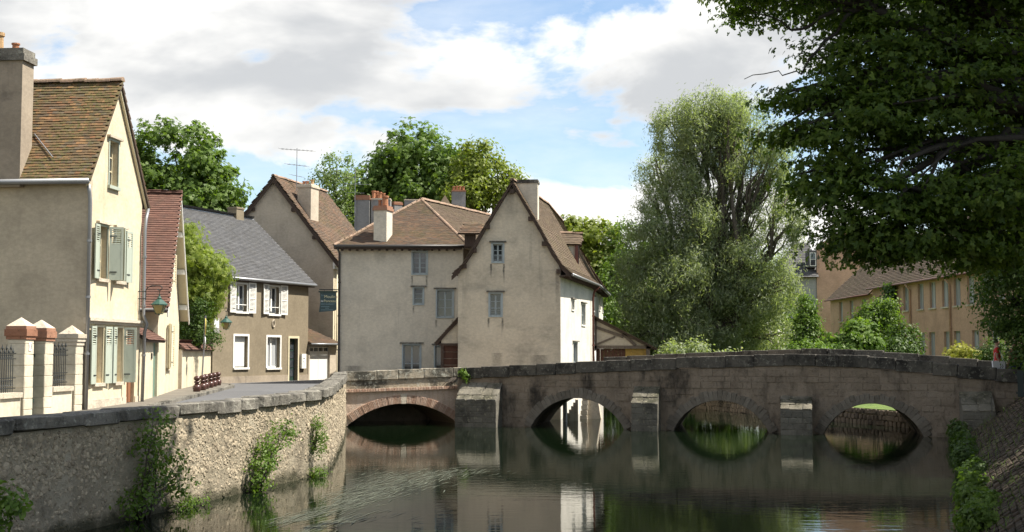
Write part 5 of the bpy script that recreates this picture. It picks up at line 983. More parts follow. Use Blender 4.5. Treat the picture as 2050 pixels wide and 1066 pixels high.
# ================================================================= PLANTS
def rhomb(L0, w, ang=0.0, droop=0.15, base=0.0):
    c, s = math.cos(ang), math.sin(ang); pts = [(0, base, 0), (w / 2, base + L0 * .55, -droop * L0 * .3), (0, base + L0, -droop * L0), (-w / 2, base + L0 * .55, -droop * L0 * .3)]
    return [(x * c - y * s, x * s + y * c, z) for x, y, z in pts]
LEAF = {'simple': [rhomb(1, .58)], 'narrow': [rhomb(1, .20, 0, .3)], 'palmate': [rhomb(l, .36, a, .22) for a, l in ((0, 1.0), (.75, .88), (-.75, .88), (1.45, .62), (-1.45, .62))], 'spray': [rhomb(1, .16, a, .1) for a in (0, .5, -.5)], 'blade': [rhomb(1, .07, 0, .35)], 'trio': [rhomb(1, .55, 0), rhomb(.8, .5, 1.1), rhomb(.8, .5, -1.1)]}
def leaves(P, NRM, size, kind, rng, hang=0.0):
    """leaf faces at points P with normals NRM -> V, F(quads), var"""
    n = len(P); NRM = NRM / np.maximum(np.linalg.norm(NRM, axis=1, keepdims=True), 1e-6); T = rng.normal(size=(n, 3)); T[:, 2] -= hang * 2.2; T -= NRM * np.sum(T * NRM, 1, keepdims=True); T /= np.maximum(np.linalg.norm(T, axis=1, keepdims=True), 1e-6); B = np.cross(T, NRM)
    sz = size * rng.uniform(.65, 1.25, n); pv = np.array([p for q in LEAF[kind] for p in q]); m = len(pv); pf = np.arange(m).reshape(-1, 4)
    V = P[:, None, :] + sz[:, None, None] * (pv[None, :, 0:1] * B[:, None, :] + pv[None, :, 1:2] * T[:, None, :] + pv[None, :, 2:3] * NRM[:, None, :])
    F = (pf[None] + (np.arange(n) * m)[:, None, None]).reshape(-1, 4); var = np.repeat(np.clip(rng.normal(.5, .22, n), 0, 1), m); return V.reshape(-1, 3), F, var
def crown(lobes, nclump, nleaf, rc, size, kind, rng, fill=.62, flat=.7, hang=0.0, droop=0.0, upb=.55, clipf=None):
    Ps, Ns = [], []; vol = np.array([l[1][0] * l[1][1] + l[1][1] * l[1][2] + l[1][0] * l[1][2] for l in lobes], float); vol /= vol.sum()
    C0 = np.array([l[0] for l in lobes]).mean(0)
    for (c, r), fr in zip(lobes, vol):
        k = max(3, int(nclump * fr)); d = rng.normal(size=(k, 3)); d /= np.linalg.norm(d, axis=1, keepdims=True); rad = np.where(rng.random(k) < .75, rng.uniform(.78, 1.06, k), rng.uniform(1 - fill, .8, k)); cc = np.array(c) + d * rad[:, None] * np.array(r)
        sc = rng.uniform(.55, 1.35, k); off = rng.normal(size=(k, nleaf, 3)) * np.array([1, 1, flat]) * (rc * sc)[:, None, None] * .62
        if droop: off[:, :, 2] -= np.abs(rng.normal(size=(k, nleaf))) * droop
        p = (cc[:, None, :] + off).reshape(-1, 3); nn = off * .8 / rc + d[:, None, :] * .5 + rng.normal(size=off.shape) * .55; nn[:, :, 2] += upb; Ps.append(p); Ns.append(nn.reshape(-1, 3))
    P = np.concatenate(Ps); Nn = np.concatenate(Ns)
    if clipf is not None: k = clipf(P); P, Nn = P[k], Nn[k]
    return leaves(P, Nn, size, kind, rng, hang)
def limb_path(a, b, rng, sag=.12, n=6):
    a, b = np.array(a, float), np.array(b, float); L_ = np.linalg.norm(b - a); t = np.linspace(0, 1, n); q = a + (b - a) * t[:, None]; q[:, 2] += np.sin(t * math.pi) * L_ * sag; q[1:-1] += rng.normal(size=(n - 2, 3)) * L_ * .035; return [tuple(p) for p in q]
def tree(name, label, base, lobes, seed, leaf, mat, nclump=300, nleaf=50, rc=.7, size=.3, trunk=.35, bark='bark', cat='tree', group=None, fork=.45, fkp=None, **kw):
    rng = np.random.default_rng(seed); T = thing(name, label, cat, base, group); top = np.array([np.mean([l[0][i] for l in lobes]) for i in range(3)]); b = np.array(base, float); fk = b + (top - b) * fork
    if fkp is not None: fk = np.array(fkp, float)
    pth = limb_path(b - [0, 0, .1], fk, rng, 0, 5); MB().tube(pth, list(np.linspace(trunk * 1.15, trunk * .75, 5)), 10).build('trunk', bark, T, smooth=True)
    for c, r in lobes:
        pth = limb_path(fk - np.array([0, 0, trunk * .3]), np.array(c) + np.array([0, 0, r[2] * .35]), rng, .06, 6); q = MB(); q.tube(pth, list(np.linspace(trunk * .5, trunk * .10, 6)), 7)
        for s in range(5):
            d = rng.normal(size=3); d[2] = abs(d[2]) * .6; d /= np.linalg.norm(d); e = np.array(c) + d * np.array(r) * .9; q.tube(limb_path(pth[3 + s % 2], e, rng, .08, 5), list(np.linspace(trunk * .2, trunk * .035, 5)), 5)
        q.build('limb', bark, T, smooth=True)
    Vv, Ff, va = crown(lobes, nclump, nleaf, rc, size, leaf, rng, **kw); fast('crown', Vv, Ff, mat, T, va); return T
E_ = lambda x, y, z, a, b, c: ((x, y, z), (a, b, c))
tree('chestnut_tree', 'round dense chestnut crown rising behind the red tiled roof', (-23.2, 92, 0), [E_(-23.6, 90, 14.2, 3.6, 3.4, 3.4), E_(-21.3, 90, 13.0, 2.4, 2.6, 2.6), E_(-26, 90, 12.6, 2.8, 3, 3), E_(-22.8, 89, 10.6, 3.6, 3, 2.4), E_(-20.6, 89.5, 11.3, 1.7, 2, 1.6)], 3, 'palmate', 'chestnut_leaf', 420, 46, .62, .30, .45)
tree('chestnut_tree', 'tall dark chestnut in the middle behind the chimney stacks', (-7, 100, 0), [E_(-7.2, 100, 15.8, 3.4, 3.2, 3.3), E_(-4.2, 100, 15.0, 2.4, 2.6, 2.4), E_(-10.2, 100, 14.4, 2.2, 2.4, 2.2), E_(-6.5, 98.5, 12.6, 4.2, 3, 2.6), E_(-11.2, 99, 12.8, 2.0, 2.2, 1.8)], 5, 'palmate', 'chestnut_leaf', 420, 46, .7, .32, .45)
tree('lime_tree', 'yellow-green tree leaning right of the dark middle chestnut', (-2, 97, 0), [E_(-2.6, 96, 15.6, 1.8, 2, 1.7), E_(-1.0, 96, 13.8, 1.9, 2, 1.6), E_(-3.0, 95, 13.2, 2.0, 2, 1.6), E_(.1, 96, 14.4, .9, 1.2, .7)], 8, 'simple', 'lime_leaf', 170, 46, .6, .30, .28, fill=.8)
tree('poplar_tree', 'small pale grey-green tree left of the dark middle chestnut', (-13.3, 97, 0), [E_(-12.9, 95, 14.6, 1.5, 1.6, 1.9), E_(-14.0, 95, 13.0, 1.5, 1.6, 1.6), E_(-12.6, 95, 12.2, 1.4, 1.5, 1.6)], 9, 'simple', 'pale_leaf', 120, 40, .55, .22, .22, fill=.85)
tree('maple_tree', 'bright yellow-green tree just behind the mossy river house roof', (5.2, 93, 0), [E_(4.2, 90, 9.2, 1.9, 2, 1.6), E_(6.0, 90, 8.6, 1.7, 2, 2.2), E_(5.4, 89, 6.6, 2.4, 2, 2.0)], 12, 'palmate', 'lime_leaf', 190, 44, .5, .26, .25)
tree('alder_tree', 'darker tree between the river house and the willow', (8.6, 90, 0), [E_(7.9, 88, 8.3, 1.7, 2, 2.2), E_(7.0, 86, 5.4, 2.2, 2, 2.4), E_(9.2, 86, 6.4, 2.0, 2, 2.6), E_(6.6, 84, 3.2, 1.6, 2, 1.6)], 13, 'simple', 'chestnut_leaf', 300, 44, .55, .24, .25)
tree('far_bank_tree', 'dark mass of trees showing through behind the willow', (12, 97, 0), [E_(9.5, 95, 5.5, 2.4, 2, 3.2), E_(13, 96, 6.5, 2.8, 2, 3.8), E_(16.5, 96, 6.5, 2.6, 2, 3.4), E_(13, 94, 2.8, 4.5, 2, 2.2), E_(19, 97, 4.5, 2.2, 2, 3)], 15, 'simple', 'chestnut_leaf', 420, 44, .7, .34, .3)
tree('background_tree', 'small green treetop showing right of the short taupe chimney', (-18.4, 104, 0), [E_(-18.6, 103, 11.6, 2.2, 2, 1.5)], 14, 'simple', 'chestnut_leaf', 70, 40, .6, .3, .25)
# willow: upright feathered rods
rw = np.random.default_rng(23); WLB = []
for z, x0, x1, n in ((14.7, 9.4, 13.4, 4), (13.4, 8.6, 15.0, 6), (12.0, 7.4, 15.3, 5), (10.3, 7.2, 15.6, 6), (8.5, 6.6, 15.4, 6), (6.6, 5.9, 15.0, 7), (4.6, 6.0, 14.8, 8), (2.6, 6.4, 14.8, 8)):
    for k in range(n):
        x = x0 + (x1 - x0) * (k + rw.uniform(.25, .75)) / n; r = rw.uniform(.75, 1.3); WLB.append(E_(x, 71.4 + rw.uniform(-1.6, 1.2), z + rw.uniform(-.6, .6), r, r * 1.2, r * rw.uniform(.9, 1.4)))
wl = tree('willow_tree', 'big silvery willow towering over the far side of the bridge', (11.6, 72.5, -.4), WLB, 21, 'narrow', 'willow_leaf', 1550, 105, .42, .23, .42, fork=.28, fill=.6, flat=1.2, hang=.5, droop=.18, upb=.45)
rng = np.random.default_rng(4)
for k in range(14):
    x = rng.uniform(9, 14.5); q = MB(); q.tube(limb_path((11.6 + (x - 11.6) * .25, 72, 4.5), (x, 71 + rng.uniform(-1, 1.5), rng.uniform(10, 14.3)), rng, 0, 7), list(np.linspace(.09, .02, 7)), 5); q.build('rod', 'bark', wl, smooth=True)
# great chestnut over the right bank: trunk right of the frame, boughs reaching over the water
FT = [E_(4.75, 23.5, 8.25, 1.0, 1.6, .4), E_(6.5, 24.5, 9.0, 1.4, 2.2, 1.1), E_(6.6, 24, 7.0, 1.0, 1.6, .8), E_(8.6, 25, 8.6, 2.0, 2.4, 1.7), E_(6.3, 23.5, 5.6, 1.1, 1.5, .8), E_(8.2, 24, 6.4, 1.7, 1.8, 1.2), E_(8.4, 23, 4.5, 1.5, 1.6, .7), E_(10.6, 25, 5.0, 1.7, 2.2, 1.3), E_(10.8, 26, 7.8, 2.0, 2.4, 1.8), E_(6.5, 22.8, 4.3, 1.0, 1.2, .5), E_(10.0, 24.5, 3.8, 1.3, 1.4, .45), E_(7.4, 23.2, 3.65, 1.1, 1.0, .38), E_(5.7, 23.6, 4.75, .65, 1.0, .38), E_(5.35, 23.8, 6.3, .5, .9, .22), E_(5.2, 23.6, 5.6, .45, .8, .2), E_(8.8, 24, 3.45, 1.2, 1.2, .32), E_(11.6, 25, 3.7, 1.4, 1.6, .6), E_(6.2, 23.4, 3.75, .75, .8, .35), E_(6.8, 23.6, 3.45, .6, .7, .25)]
FH = [E_(.8, 20.6, 12.2, 2.6, 2.8, 1.5), E_(3.6, 21.0, 15.6, 3.0, 3.0, 1.8), E_(-1.2, 19.8, 9.9, 1.3, 2.0, .8), E_(14.5, 20, 9.0, 2.2, 3.0, 2.0), E_(11.8, 23.5, 12.8, 2.4, 3.0, 1.6)]
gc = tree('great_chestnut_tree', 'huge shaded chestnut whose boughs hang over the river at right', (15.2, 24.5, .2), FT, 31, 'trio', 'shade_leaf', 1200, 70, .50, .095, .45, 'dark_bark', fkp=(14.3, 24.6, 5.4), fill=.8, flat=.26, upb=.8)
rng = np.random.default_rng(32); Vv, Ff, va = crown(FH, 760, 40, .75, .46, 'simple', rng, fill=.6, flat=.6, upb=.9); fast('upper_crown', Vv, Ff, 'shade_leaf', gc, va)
for c, r in FH: MB().tube(limb_path((12.5, 24.2, 8.5), (c[0], c[1], c[2] + .3), rng, .06, 8), list(np.linspace(.2, .05, 8)), 7).build('limb', 'dark_bark', gc, smooth=True)
for a, b, r in (((9.5, 24.2, 9.0), (6.3, 23.6, 7.9), .10), ((6.3, 23.6, 7.9), (5.1, 23.4, 7.5), .05), ((6.3, 23.6, 7.9), (5.3, 23.5, 6.7), .045), ((9.0, 23.5, 4.6), (7.0, 23, 5.2), .05), ((5.3, 23.5, 6.7), (4.2, 23.2, 6.55), .014), ((5.1, 23.4, 7.5), (4.3, 23.3, 7.9), .02), ((10.5, 24, 6), (7.2, 23.2, 6.6), .06)):
    MB().tube(limb_path(a, b, rng, .05, 7), list(np.linspace(r, r * .45, 7)), 6).build('bough', 'dark_bark', gc, smooth=True)
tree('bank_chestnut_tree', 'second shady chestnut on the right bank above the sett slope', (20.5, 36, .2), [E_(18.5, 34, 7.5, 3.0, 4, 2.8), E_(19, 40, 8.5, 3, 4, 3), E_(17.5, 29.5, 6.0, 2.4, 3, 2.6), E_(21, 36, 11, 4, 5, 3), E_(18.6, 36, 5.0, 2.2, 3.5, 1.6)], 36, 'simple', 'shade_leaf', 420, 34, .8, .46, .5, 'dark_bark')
# ivy-laden tree at the right end of the bridge
tree('ivy_tree', 'dark ivy-clad tree overhanging the right end of the bridge', (18.6, 45.6, .3), [E_(17.0, 44.6, 3.3, 1.1, 1.2, 1.3), E_(16.9, 43.4, 4.4, 1.4, 1.2, 1.0), E_(18.3, 45, 2.2, 1.1, 1.4, 1.6), E_(18.6, 44.5, 5.0, 2.0, 2.0, 2.4), E_(17.5, 43.6, 1.9, .75, .8, .9), E_(20, 45, 3, 1.8, 2, 2.6)], 33, 'simple', 'dark_leaf', 620, 56, .36, .14, .3, 'dark_bark', fill=.8)
# thuja behind the garden wall, and ivy under it
tree('thuja_tree', 'feathery bright green thuja behind the tile-coped garden wall', (-13.7, 54.8, .2), [E_(-13.6, 54.4, 5.6, .85, 1.0, 1.3), E_(-13.1, 54, 4.6, 1.05, 1.0, 1.2), E_(-12.7, 53.8, 5.0, .75, .8, .7), E_(-12.9, 53.8, 3.9, .7, .8, .9), E_(-13.6, 54.2, 3.4, .8, .9, 1.2), E_(-12.3, 53.8, 4.9, .5, .5, .5)], 41, 'spray', 'thuja_leaf', 330, 56, .36, .22, .18, hang=.3, fill=.8, upb=.2)
def shrub(name, label, base, lobes, seed, leaf, mat, nclump, nleaf, rc, size, group=None, cat='shrub', **kw):
    rng = np.random.default_rng(seed); T = thing(name, label, cat, base, group); q = MB()
    for c, r in lobes:
        for s in range(3): d = rng.normal(size=3) * .5; q.tube(limb_path(np.array(base) + rng.normal(size=3) * [.08, .08, 0], np.array(c) + d * np.array(r), rng, .05, 5), list(np.linspace(.025, .006, 5)), 4)
    q.build('stems', 'bark', T, smooth=True); Vv, Ff, va = crown(lobes, nclump, nleaf, rc, size, leaf, rng, **kw); fast('foliage', Vv, Ff, mat, T, va); return T
shrub('ivy_bush', 'dark glossy bush on the garden wall under the thuja', (-12.9, 53.2, 1.7), [E_(-12.9, 53.0, 2.5, .6, .8, .6), E_(-12.6, 52.8, 3.2, .45, .6, .6), E_(-12.5, 53.4, 2.2, .5, .7, .4)], 42, 'simple', 'dark_leaf', 90, 50, .25, .10)
for i, (lab, b, lo, leaf, mt, nc, sz, rcc) in enumerate((
    ('pointed bright green shrub beside the far grey wall', (15.0, 66, -.3), [E_(15.0, 66, 2.2, .75, .7, 1.4), E_(15.0, 66, 3.7, .42, .4, .9)], 'simple', 'weed_leaf', 130, .15, .28),
    ('broad leafy bush right of the willow on the bank', (14.3, 62, -.5), [E_(14.2, 62, 1.3, 1.3, 1, .8), E_(13.2, 62, 1.0, 1.0, 1, .7)], 'simple', 'weed_leaf', 150, .17, .32),
    ('large-leaved bush in the middle of the bank hedge', (16.4, 63, -.3), [E_(16.3, 63, 1.6, 1.3, 1, .9), E_(16.9, 63, 2.3, .8, .8, .7), E_(15.4, 62.5, 1.1, .9, .9, .7)], 'trio', 'weed_leaf', 190, .19, .34),
    ('tall dark bush with pale tips before the pink building', (18.6, 67, -.1), [E_(18.4, 67, 2.6, 1.1, 1, 1.3), E_(19.0, 67, 3.6, .9, .9, .8), E_(17.7, 66, 2.0, .8, .9, 1.0)], 'simple', 'chestnut_leaf', 210, .17, .34),
    ('dark hedge clump at the foot of the ivy column', (18.9, 64, -.1), [E_(18.8, 64, 1.4, 1.2, 1, .9), E_(19.6, 65, 2.0, .8, .8, 1.0)], 'simple', 'dark_leaf', 170, .16, .34),
    ('low bush at the left foot of the willow', (8.9, 66, -.5), [E_(8.8, 66, 1.2, 1.6, 1, .9), E_(10.6, 65, .9, 1.4, 1, .7)], 'simple', 'willow_leaf', 150, .16, .34),
    ('golden yellow bush by the right end of the bridge', (18.2, 53, .1), [E_(18.3, 53, 1.35, .62, .6, .55), E_(18.8, 52.8, 1.1, .5, .5, .4)], 'spray', 'yellow_leaf', 90, .16, .22),
    ('dark green bush right of the golden bush', (19.3, 52.5, .2), [E_(19.3, 52, 1.5, .6, .6, .6)], 'simple', 'dark_leaf', 60, .11, .25))):
    shrub('bank_shrub', lab, b, lo, 50 + i, leaf, mt, nc, 46, rcc, sz, 'shrubs on the far bank')
for i, (lab, b, lo) in enumerate((('dense dark bushes closing the river behind the second arch', (5.9, 80.6, -1.2), [E_(5.6, 80.5, .6, 1.6, 1.2, 2.0), E_(6.6, 80.5, -.4, 1.4, 1, 1.2)]), ('dense dark bushes closing the river behind the third arch', (8.6, 80.6, -1.2), [E_(8.4, 80.5, .8, 1.7, 1.2, 2.2), E_(9.8, 79.5, .2, 1.4, 1, 1.6)]), ('dark undergrowth below the willow on the far bank', (10.2, 69.5, -.7), [E_(10.0, 69.2, .2, 1.6, 1.2, .9), E_(12.2, 68.2, .2, 1.6, 1.2, .9), E_(8.9, 73.5, .3, .8, 1.6, 1.2)]))):
    shrub('bank_shrub', lab, b, lo, 64 + i, 'simple', 'dark_leaf', 170, 46, .42, .20, 'shrubs on the far bank')
# ivy column on the pink facade
rng = np.random.default_rng(70); iv = thing('climbing_ivy', 'dark ivy column climbing the pink facade to the eaves', 'ivy', (24.5, 84.3, .2)); n = 3800; P_ = np.stack([rng.uniform(24.25, 24.75, n), rng.normal(84.2, .55, n), rng.uniform(0, 6.1, n)], 1); P_[:, 0] -= .25 * (rng.random(n) ** 2) * (1.3 - P_[:, 2] / 7); Vv, Ff, va = leaves(P_, np.array([[-1, -.3, .35]]) + rng.normal(size=(n, 3)) * .5, .24, 'simple', rng, .5); fast('foliage', Vv, Ff, 'dark_leaf', iv, va); MB().tube([(24.6, 84.2, 0), (24.62, 84.1, 3), (24.65, 84.3, 6)], .05, 6).build('stem', 'bark', iv)
# plants rooted in the quay wall
def qplant(label, base, lobes, seed, mat, nc, sz, rcc, nl=16, leaf='simple'): return shrub('wall_plant', label, base, lobes, seed, leaf, mat, int(nc * .75), nl, rcc, sz, 'plants growing out of the quay wall', 'plant', fill=.9, flat=.9)
qplant('sunlit bright green sapling at the foot of the quay wall', (-5.5, 27.75, -1.3), [E_(-5.35, 27.4, -.95, .32, .22, .35), E_(-5.15, 27.9, -.45, .35, .25, .35), E_(-4.95, 28.5, -.12, .28, .25, .30), E_(-5.3, 27.6, -.62, .3, .22, .28)], 81, 'weed_leaf', 130, .075, .12)
qplant('dense rounded green tuft high on the sunlit quay corner', (-4.72, 31.2, -.7), [E_(-4.55, 30.9, -.42, .20, .2, .42), E_(-4.6, 31.0, -.05, .12, .12, .2)], 82, 'weed_leaf', 90, .05, .08)
qplant('shaded dark sapling against the near quay wall', (-6.55, 23.2, -1.3), [E_(-6.45, 23.0, -.7, .4, .25, .45), E_(-6.35, 23.0, -.05, .38, .22, .3), E_(-6.2, 23.7, -.35, .3, .22, .3), E_(-6.3, 23.2, .32, .25, .2, .25), E_(-6.5, 22.6, -1.0, .35, .2, .25), E_(-6.1, 24.0, -.75, .3, .2, .2)], 83, 'weed_leaf', 150, .085, .14)
qplant('dark leafy plant at the lower left edge of the quay', (-7.3, 18.9, -1.2), [E_(-7.15, 18.6, -.5, .3, .2, .3), E_(-7.25, 18.3, -.9, .35, .2, .35)], 84, 'weed_leaf', 60, .10, .14)
qplant('small tuft on the waterline below the quay corner', (-4.72, 31.0, -1.32), [E_(-4.6, 30.7, -1.2, .28, .2, .1)], 85, 'weed_leaf', 40, .05, .08)
qplant('low weeds along the foot of the near quay', (-6.1, 25.0, -1.32), [E_(-6.0, 24.9, -1.2, .3, .25, .1), E_(-6.2, 24.2, -1.22, .3, .2, .1)], 86, 'weed_leaf', 50, .05, .09)
qplant('small fig-like plant in the joint between brick arch and stone bridge', (-2.0, 52.6, .75), [E_(-1.95, 52.3, .78, .17, .12, .17), E_(-1.85, 52.3, .62, .12, .1, .12)], 87, 'weed_leaf', 30, .10, .09, 14)
n = 26; rng = np.random.default_rng(88); dr_ = MB()
rt = thing('dead_roots', 'dry brown roots hanging below the small plant on the brick arch', 'roots', (-2.4, 52.85, .3))
for k in range(7): x = -2.05 - .10 * k; p0 = LBW.p(4.62 - k * .02, .62, .02); p1 = LBW.p(4.50 - k * .10, .20 - .03 * (k % 3), .08); MB().tube([p0, p0.lerp(p1, .5) + Vector((0, -.06, .02)), p1], [.02, .014, .006], 5).build('root', 'bark', rt)
# greenery along the right waterline
for i, (y, dx, h) in enumerate(((20.6, .1, .75), (22.2, .25, .8), (24.0, .2, .6), (26.3, .2, .7), (29, .2, .75), (32, .15, .8), (35, .1, .9), (38, .0, 1.0), (41, -.1, 1.1), (43.5, -.15, 1.1))):
    x = interp(y, [p[1] for p in RB], [p[0] for p in RB]) + dx
    shrub('waterside_plant', ('leafy plants on the right bank at the bottom edge', 'lightest leafy clump on the near right bank', 'low nettles on the right bank above the pale clump', 'green weeds halfway along the right bank', 'weeds below the middle of the sett slope', 'dark weeds below the fence slope', 'dark clump under the slope near the bridge', 'tall dark weeds before the last buttress', 'dark bush beside the last buttress', 'dark bush touching the last buttress')[i], (x, y, WATER), [E_(x + .12 * math.sin(i * 2.1), y, -1.15 + h * .2, .17, .45, h * .30), E_(x + .25, y + .7, -1.1, .2, .4, h * .16)], 100 + i, 'trio', 'weed_leaf' if i == 1 else ('chestnut_leaf' if i < 4 else 'dark_leaf'), 46, 24, .14, .075, 'plants along the right waterline', 'plant', fill=.9)
rng = np.random.default_rng(120); n = 1500; yy = rng.uniform(18.5, 44, n); xx = np.interp(yy, [p[1] for p in RB], [p[0] for p in RB]) + rng.uniform(-.1, 1.9, n) ** 1.0; zz = -1.72 + (xx - np.interp(yy, [p[1] for p in RB], [p[0] for p in RB]) + .5) / 2.5 * 1.94; k = rng.random(n) < np.where(zz > -.6, .35, .9); P_ = np.stack([xx, yy, zz], 1)[k]
Vv, Ff, va = leaves(P_, rng.normal(size=(len(P_), 3)) + [0, 0, .3], .20, 'blade', rng, -1.2); tag(fast('bank_grass', Vv, Ff, 'grass_blade', None, va), 'thin grass blades between the setts of the right bank', 'grass', kind='stuff')
# floating weed
rng = np.random.default_rng(130); P_ = []
for path, wd, n in (([(-3.9, 22.6), (-3.3, 24.6), (-2.6, 27.6), (-2.0, 30.4), (-1.25, 32.6)], .42, 1000), ([(-3.5, 25.6), (-3.2, 28.0), (-2.9, 30.4), (-2.3, 32.2)], .45, 460), ([(-3.4, 21.6), (-2.6, 23.6)], .18, 160)):
    s2, q2 = resample(path, .05); i = rng.integers(0, len(q2), n); tt = i / len(q2); P_.append(np.stack([q2[i, 0] + rng.normal(size=n) * wd * (.35 + tt * .9), q2[i, 1] + rng.normal(size=n) * .3, np.full(n, WATER + .004) + rng.random(n) * .006], 1))
P_ = np.concatenate(P_); n = len(P_); T_ = np.stack([rng.normal(.30, .12, n), np.ones(n), np.zeros(n)], 1); T_ /= np.linalg.norm(T_, axis=1, keepdims=True); B_ = np.stack([T_[:, 1], -T_[:, 0], np.zeros(n)], 1); ln = rng.uniform(.15, .5, n)[:, None]; wd = rng.uniform(.003, .012, n)[:, None]
Vv = np.stack([P_ - T_ * ln, P_ + B_ * wd, P_ + T_ * ln, P_ - B_ * wd], 1).reshape(-1, 3); Ff = np.arange(n * 4).reshape(-1, 4); tag(fast('floating_weed', Vv, Ff, 'pond_weed', None, np.repeat(rng.random(n), 4)), 'pale streaks of floating water weed in front of the brick arch', 'weed', kind='stuff')
# flowers by the bridge end
fl = thing('flower_tub', 'pink and white flowers hanging over the right end of the parapet', 'flowers', (17.35, 44.9, 1.0)); MB().box(17.15, 44.75, .9, 17.75, 45.0, 1.12).build('planter', 'fence_green', fl)
rng = np.random.default_rng(140); P_ = np.array([17.45, 44.8, 1.3]) + rng.normal(size=(260, 3)) * [.22, .12, .16]; P_[200:] += [-.05, -.2, -.4]; Vv, Ff, va = leaves(P_, rng.normal(size=(260, 3)) + [0, -.5, .5], .10, 'simple', rng); fast('foliage', Vv, Ff, 'weed_leaf', fl, va)
for mt, n, c in (('flower_pink', 26, (17.3, 44.7, 1.5)), ('flower_white', 14, (17.5, 44.7, 1.45))): P_ = np.array(c) + rng.normal(size=(n, 3)) * [.16, .1, .10]; Vv, Ff, va = leaves(P_, rng.normal(size=(n, 3)) + [-.3, -1, .5], .06, 'palmate', rng); fast('blossoms', Vv, Ff, mt, fl, va)

# ================================================================= STREET FURNITURE
BL = [(-11.02, 45.6), (-11.18, 47.1), (-11.42, 48.6), (-11.60, 50.1), (-11.80, 51.6), (-11.98, 53.1)]; w_ = ('nearest', 'second nearest', 'third', 'fourth', 'fifth', 'farthest')
for i, (x, y) in enumerate(BL):
    o = thing('bollard', w_[i] + ' of the six brown ball-topped bollards along the kerb' if i else 'nearest of the six brown ball-topped bollards along the kerb', 'bollard', (x, y, street_z(y) + .10), 'brown bollards along the kerb'); c = (x, y, street_z(y) + .10)
    if i == 0:
        parts = [MB().lathe(c, [(.11, 0), (.13, .03), (.13, .07), (.15, .11), (.145, .19), (.09, .25)], 14).build('base', 'bollard_brown', o, True), MB().lathe(c, [(.085, .25), (.07, .30), (.105, .32), (.11, .35), (.07, .38)], 14).build('collar', 'bollard_brown', o, True), MB().lathe(c, [(.05, .38), (.10, .41), (.122, .46), (.10, .52), (.04, .555)], 14).build('ball', 'bollard_brown', o, True)]
    else:
        for p in parts: q = p.copy(); COL.objects.link(q); q.parent = o
SP_ = thing('traffic_sign_post', 'leaning grey pole with two round signs seen edge-on by the bollards', 'sign', (-12.0, 50.6, .28))
MB().tube([(-12.05, 50.6, .2), (-11.92, 50.55, 3.05)], .032, 8).build('pole', 'zinc', SP_)
for z, r, mt in ((2.62, .32, 'sign_yellow'), (2.0, .22, 'plate_white')):
    d = MB(); q = [(0, -.012), (r, -.012), (r, .012), (0, .012)]; ang = math.radians(17); ax = Vector((math.cos(ang), math.sin(ang), 0)); tv = Vector((-ax.y, ax.x, 0)); c = Vector((-11.93, 50.5, z)); n = 20; ring = [tv * math.cos(2 * math.pi * k / n) * r + Vector((0, 0, math.sin(2 * math.pi * k / n) * r)) for k in range(n)]
    d.prism([c + v for v in ring], ax * .03); s = d.build('sign_disc', mt, SP_); MB().box(-11.97, 50.5, z - .04, -11.90, 50.58, z + .04).build('clamp', 'zinc', s)
def lantern(label, c, wallp, s=1.0, group='green street lanterns'):
    """four-sided street lantern hung from a wall bracket; c = bottom centre of the lantern"""
    T = thing('street_lantern', label, 'lantern', c, group); c = Vector(c); w = Vector(wallp); r0, r1, h = .13 * s, .24 * s, .36 * s
    def ringp(r, z, k): a = math.pi / 4 + k * math.pi / 2; return c + Vector((r * math.cos(a), r * math.sin(a), z))
    for k in range(4): MB().prism([ringp(r0 * 1.3, 0, k), ringp(r0 * 1.3, 0, k + 1), ringp(r1 * 1.3, h, k + 1), ringp(r1 * 1.3, h, k)], (c - (ringp(r1, 0, k) + ringp(r1, 0, k + 1)) / 2).normalized() * .008).build('pane', 'lantern_glass', T)
    f = MB()
    for k in range(4): f.tube([ringp(r0 * 1.32, 0, k), ringp(r1 * 1.32, h, k)], .014 * s, 5); f.tube([ringp(r0 * 1.32, 0, k), ringp(r0 * 1.32, 0, k + 1)], .014 * s, 5)
    f.build('frame', 'lantern_green', T); MB().lathe(c, [(r1 * 1.42, h), (r1 * 1.42, h + .03), (r1 * 1.0, h + .13 * s), (r1 * .6, h + .22 * s), (r1 * .36, h + .25 * s), (r1 * .36, h + .31 * s), (.03, h + .36 * s), (.02, h + .44 * s)], 12, math.pi / 4).build('hood', 'lantern_green', T); MB().lathe(c - Vector((0, 0, .07 * s)), [(.01, 0), (.03, .03), (.02, .07 * s)], 8).build('finial', 'lantern_green', T)
    top = c + Vector((0, 0, h + .44 * s)); zt = top.z + .38 * s; d = (Vector((w.x, w.y, 0)) - Vector((c.x, c.y, 0))); L_ = d.length; d.normalize(); b = MB()
    b.tube([Vector((w.x, w.y, zt - .62 * s)), Vector((w.x, w.y, zt - .2 * s)), Vector((w.x, w.y, zt - .05)) - d * .06, Vector((w.x, w.y, zt)) - d * .18, Vector((c.x, c.y, zt)) + d * .10] + [Vector((c.x, c.y, zt - .10 * s)) - d * .10 * s * math.sin(t) + Vector((0, 0, .10 * s * math.cos(t))) for t in np.linspace(0, 4.2, 9)], .020 * s, 7); b.build('bracket', 'iron', T); MB().tube([top, Vector((c.x, c.y, zt - .18 * s))], .010, 5).build('hanger', 'iron', T)
    for z in (zt - .55 * s, zt - .25 * s): MB().tube([Vector((w.x, w.y, z)), Vector((w.x, w.y, z)) + d * .22], .014, 5).build('wall_stay', 'iron', T)
lantern('near green lantern on a curved bracket at the cream house corner', (-10.28, 37.85, 2.74), tuple(F1.p(3.62, 0, .22)), .7)
lantern('far green lantern on the taupe house beside the thuja', (-12.80, 58.2, 2.66), tuple(B3.p(.12, 0, .12)), .8)
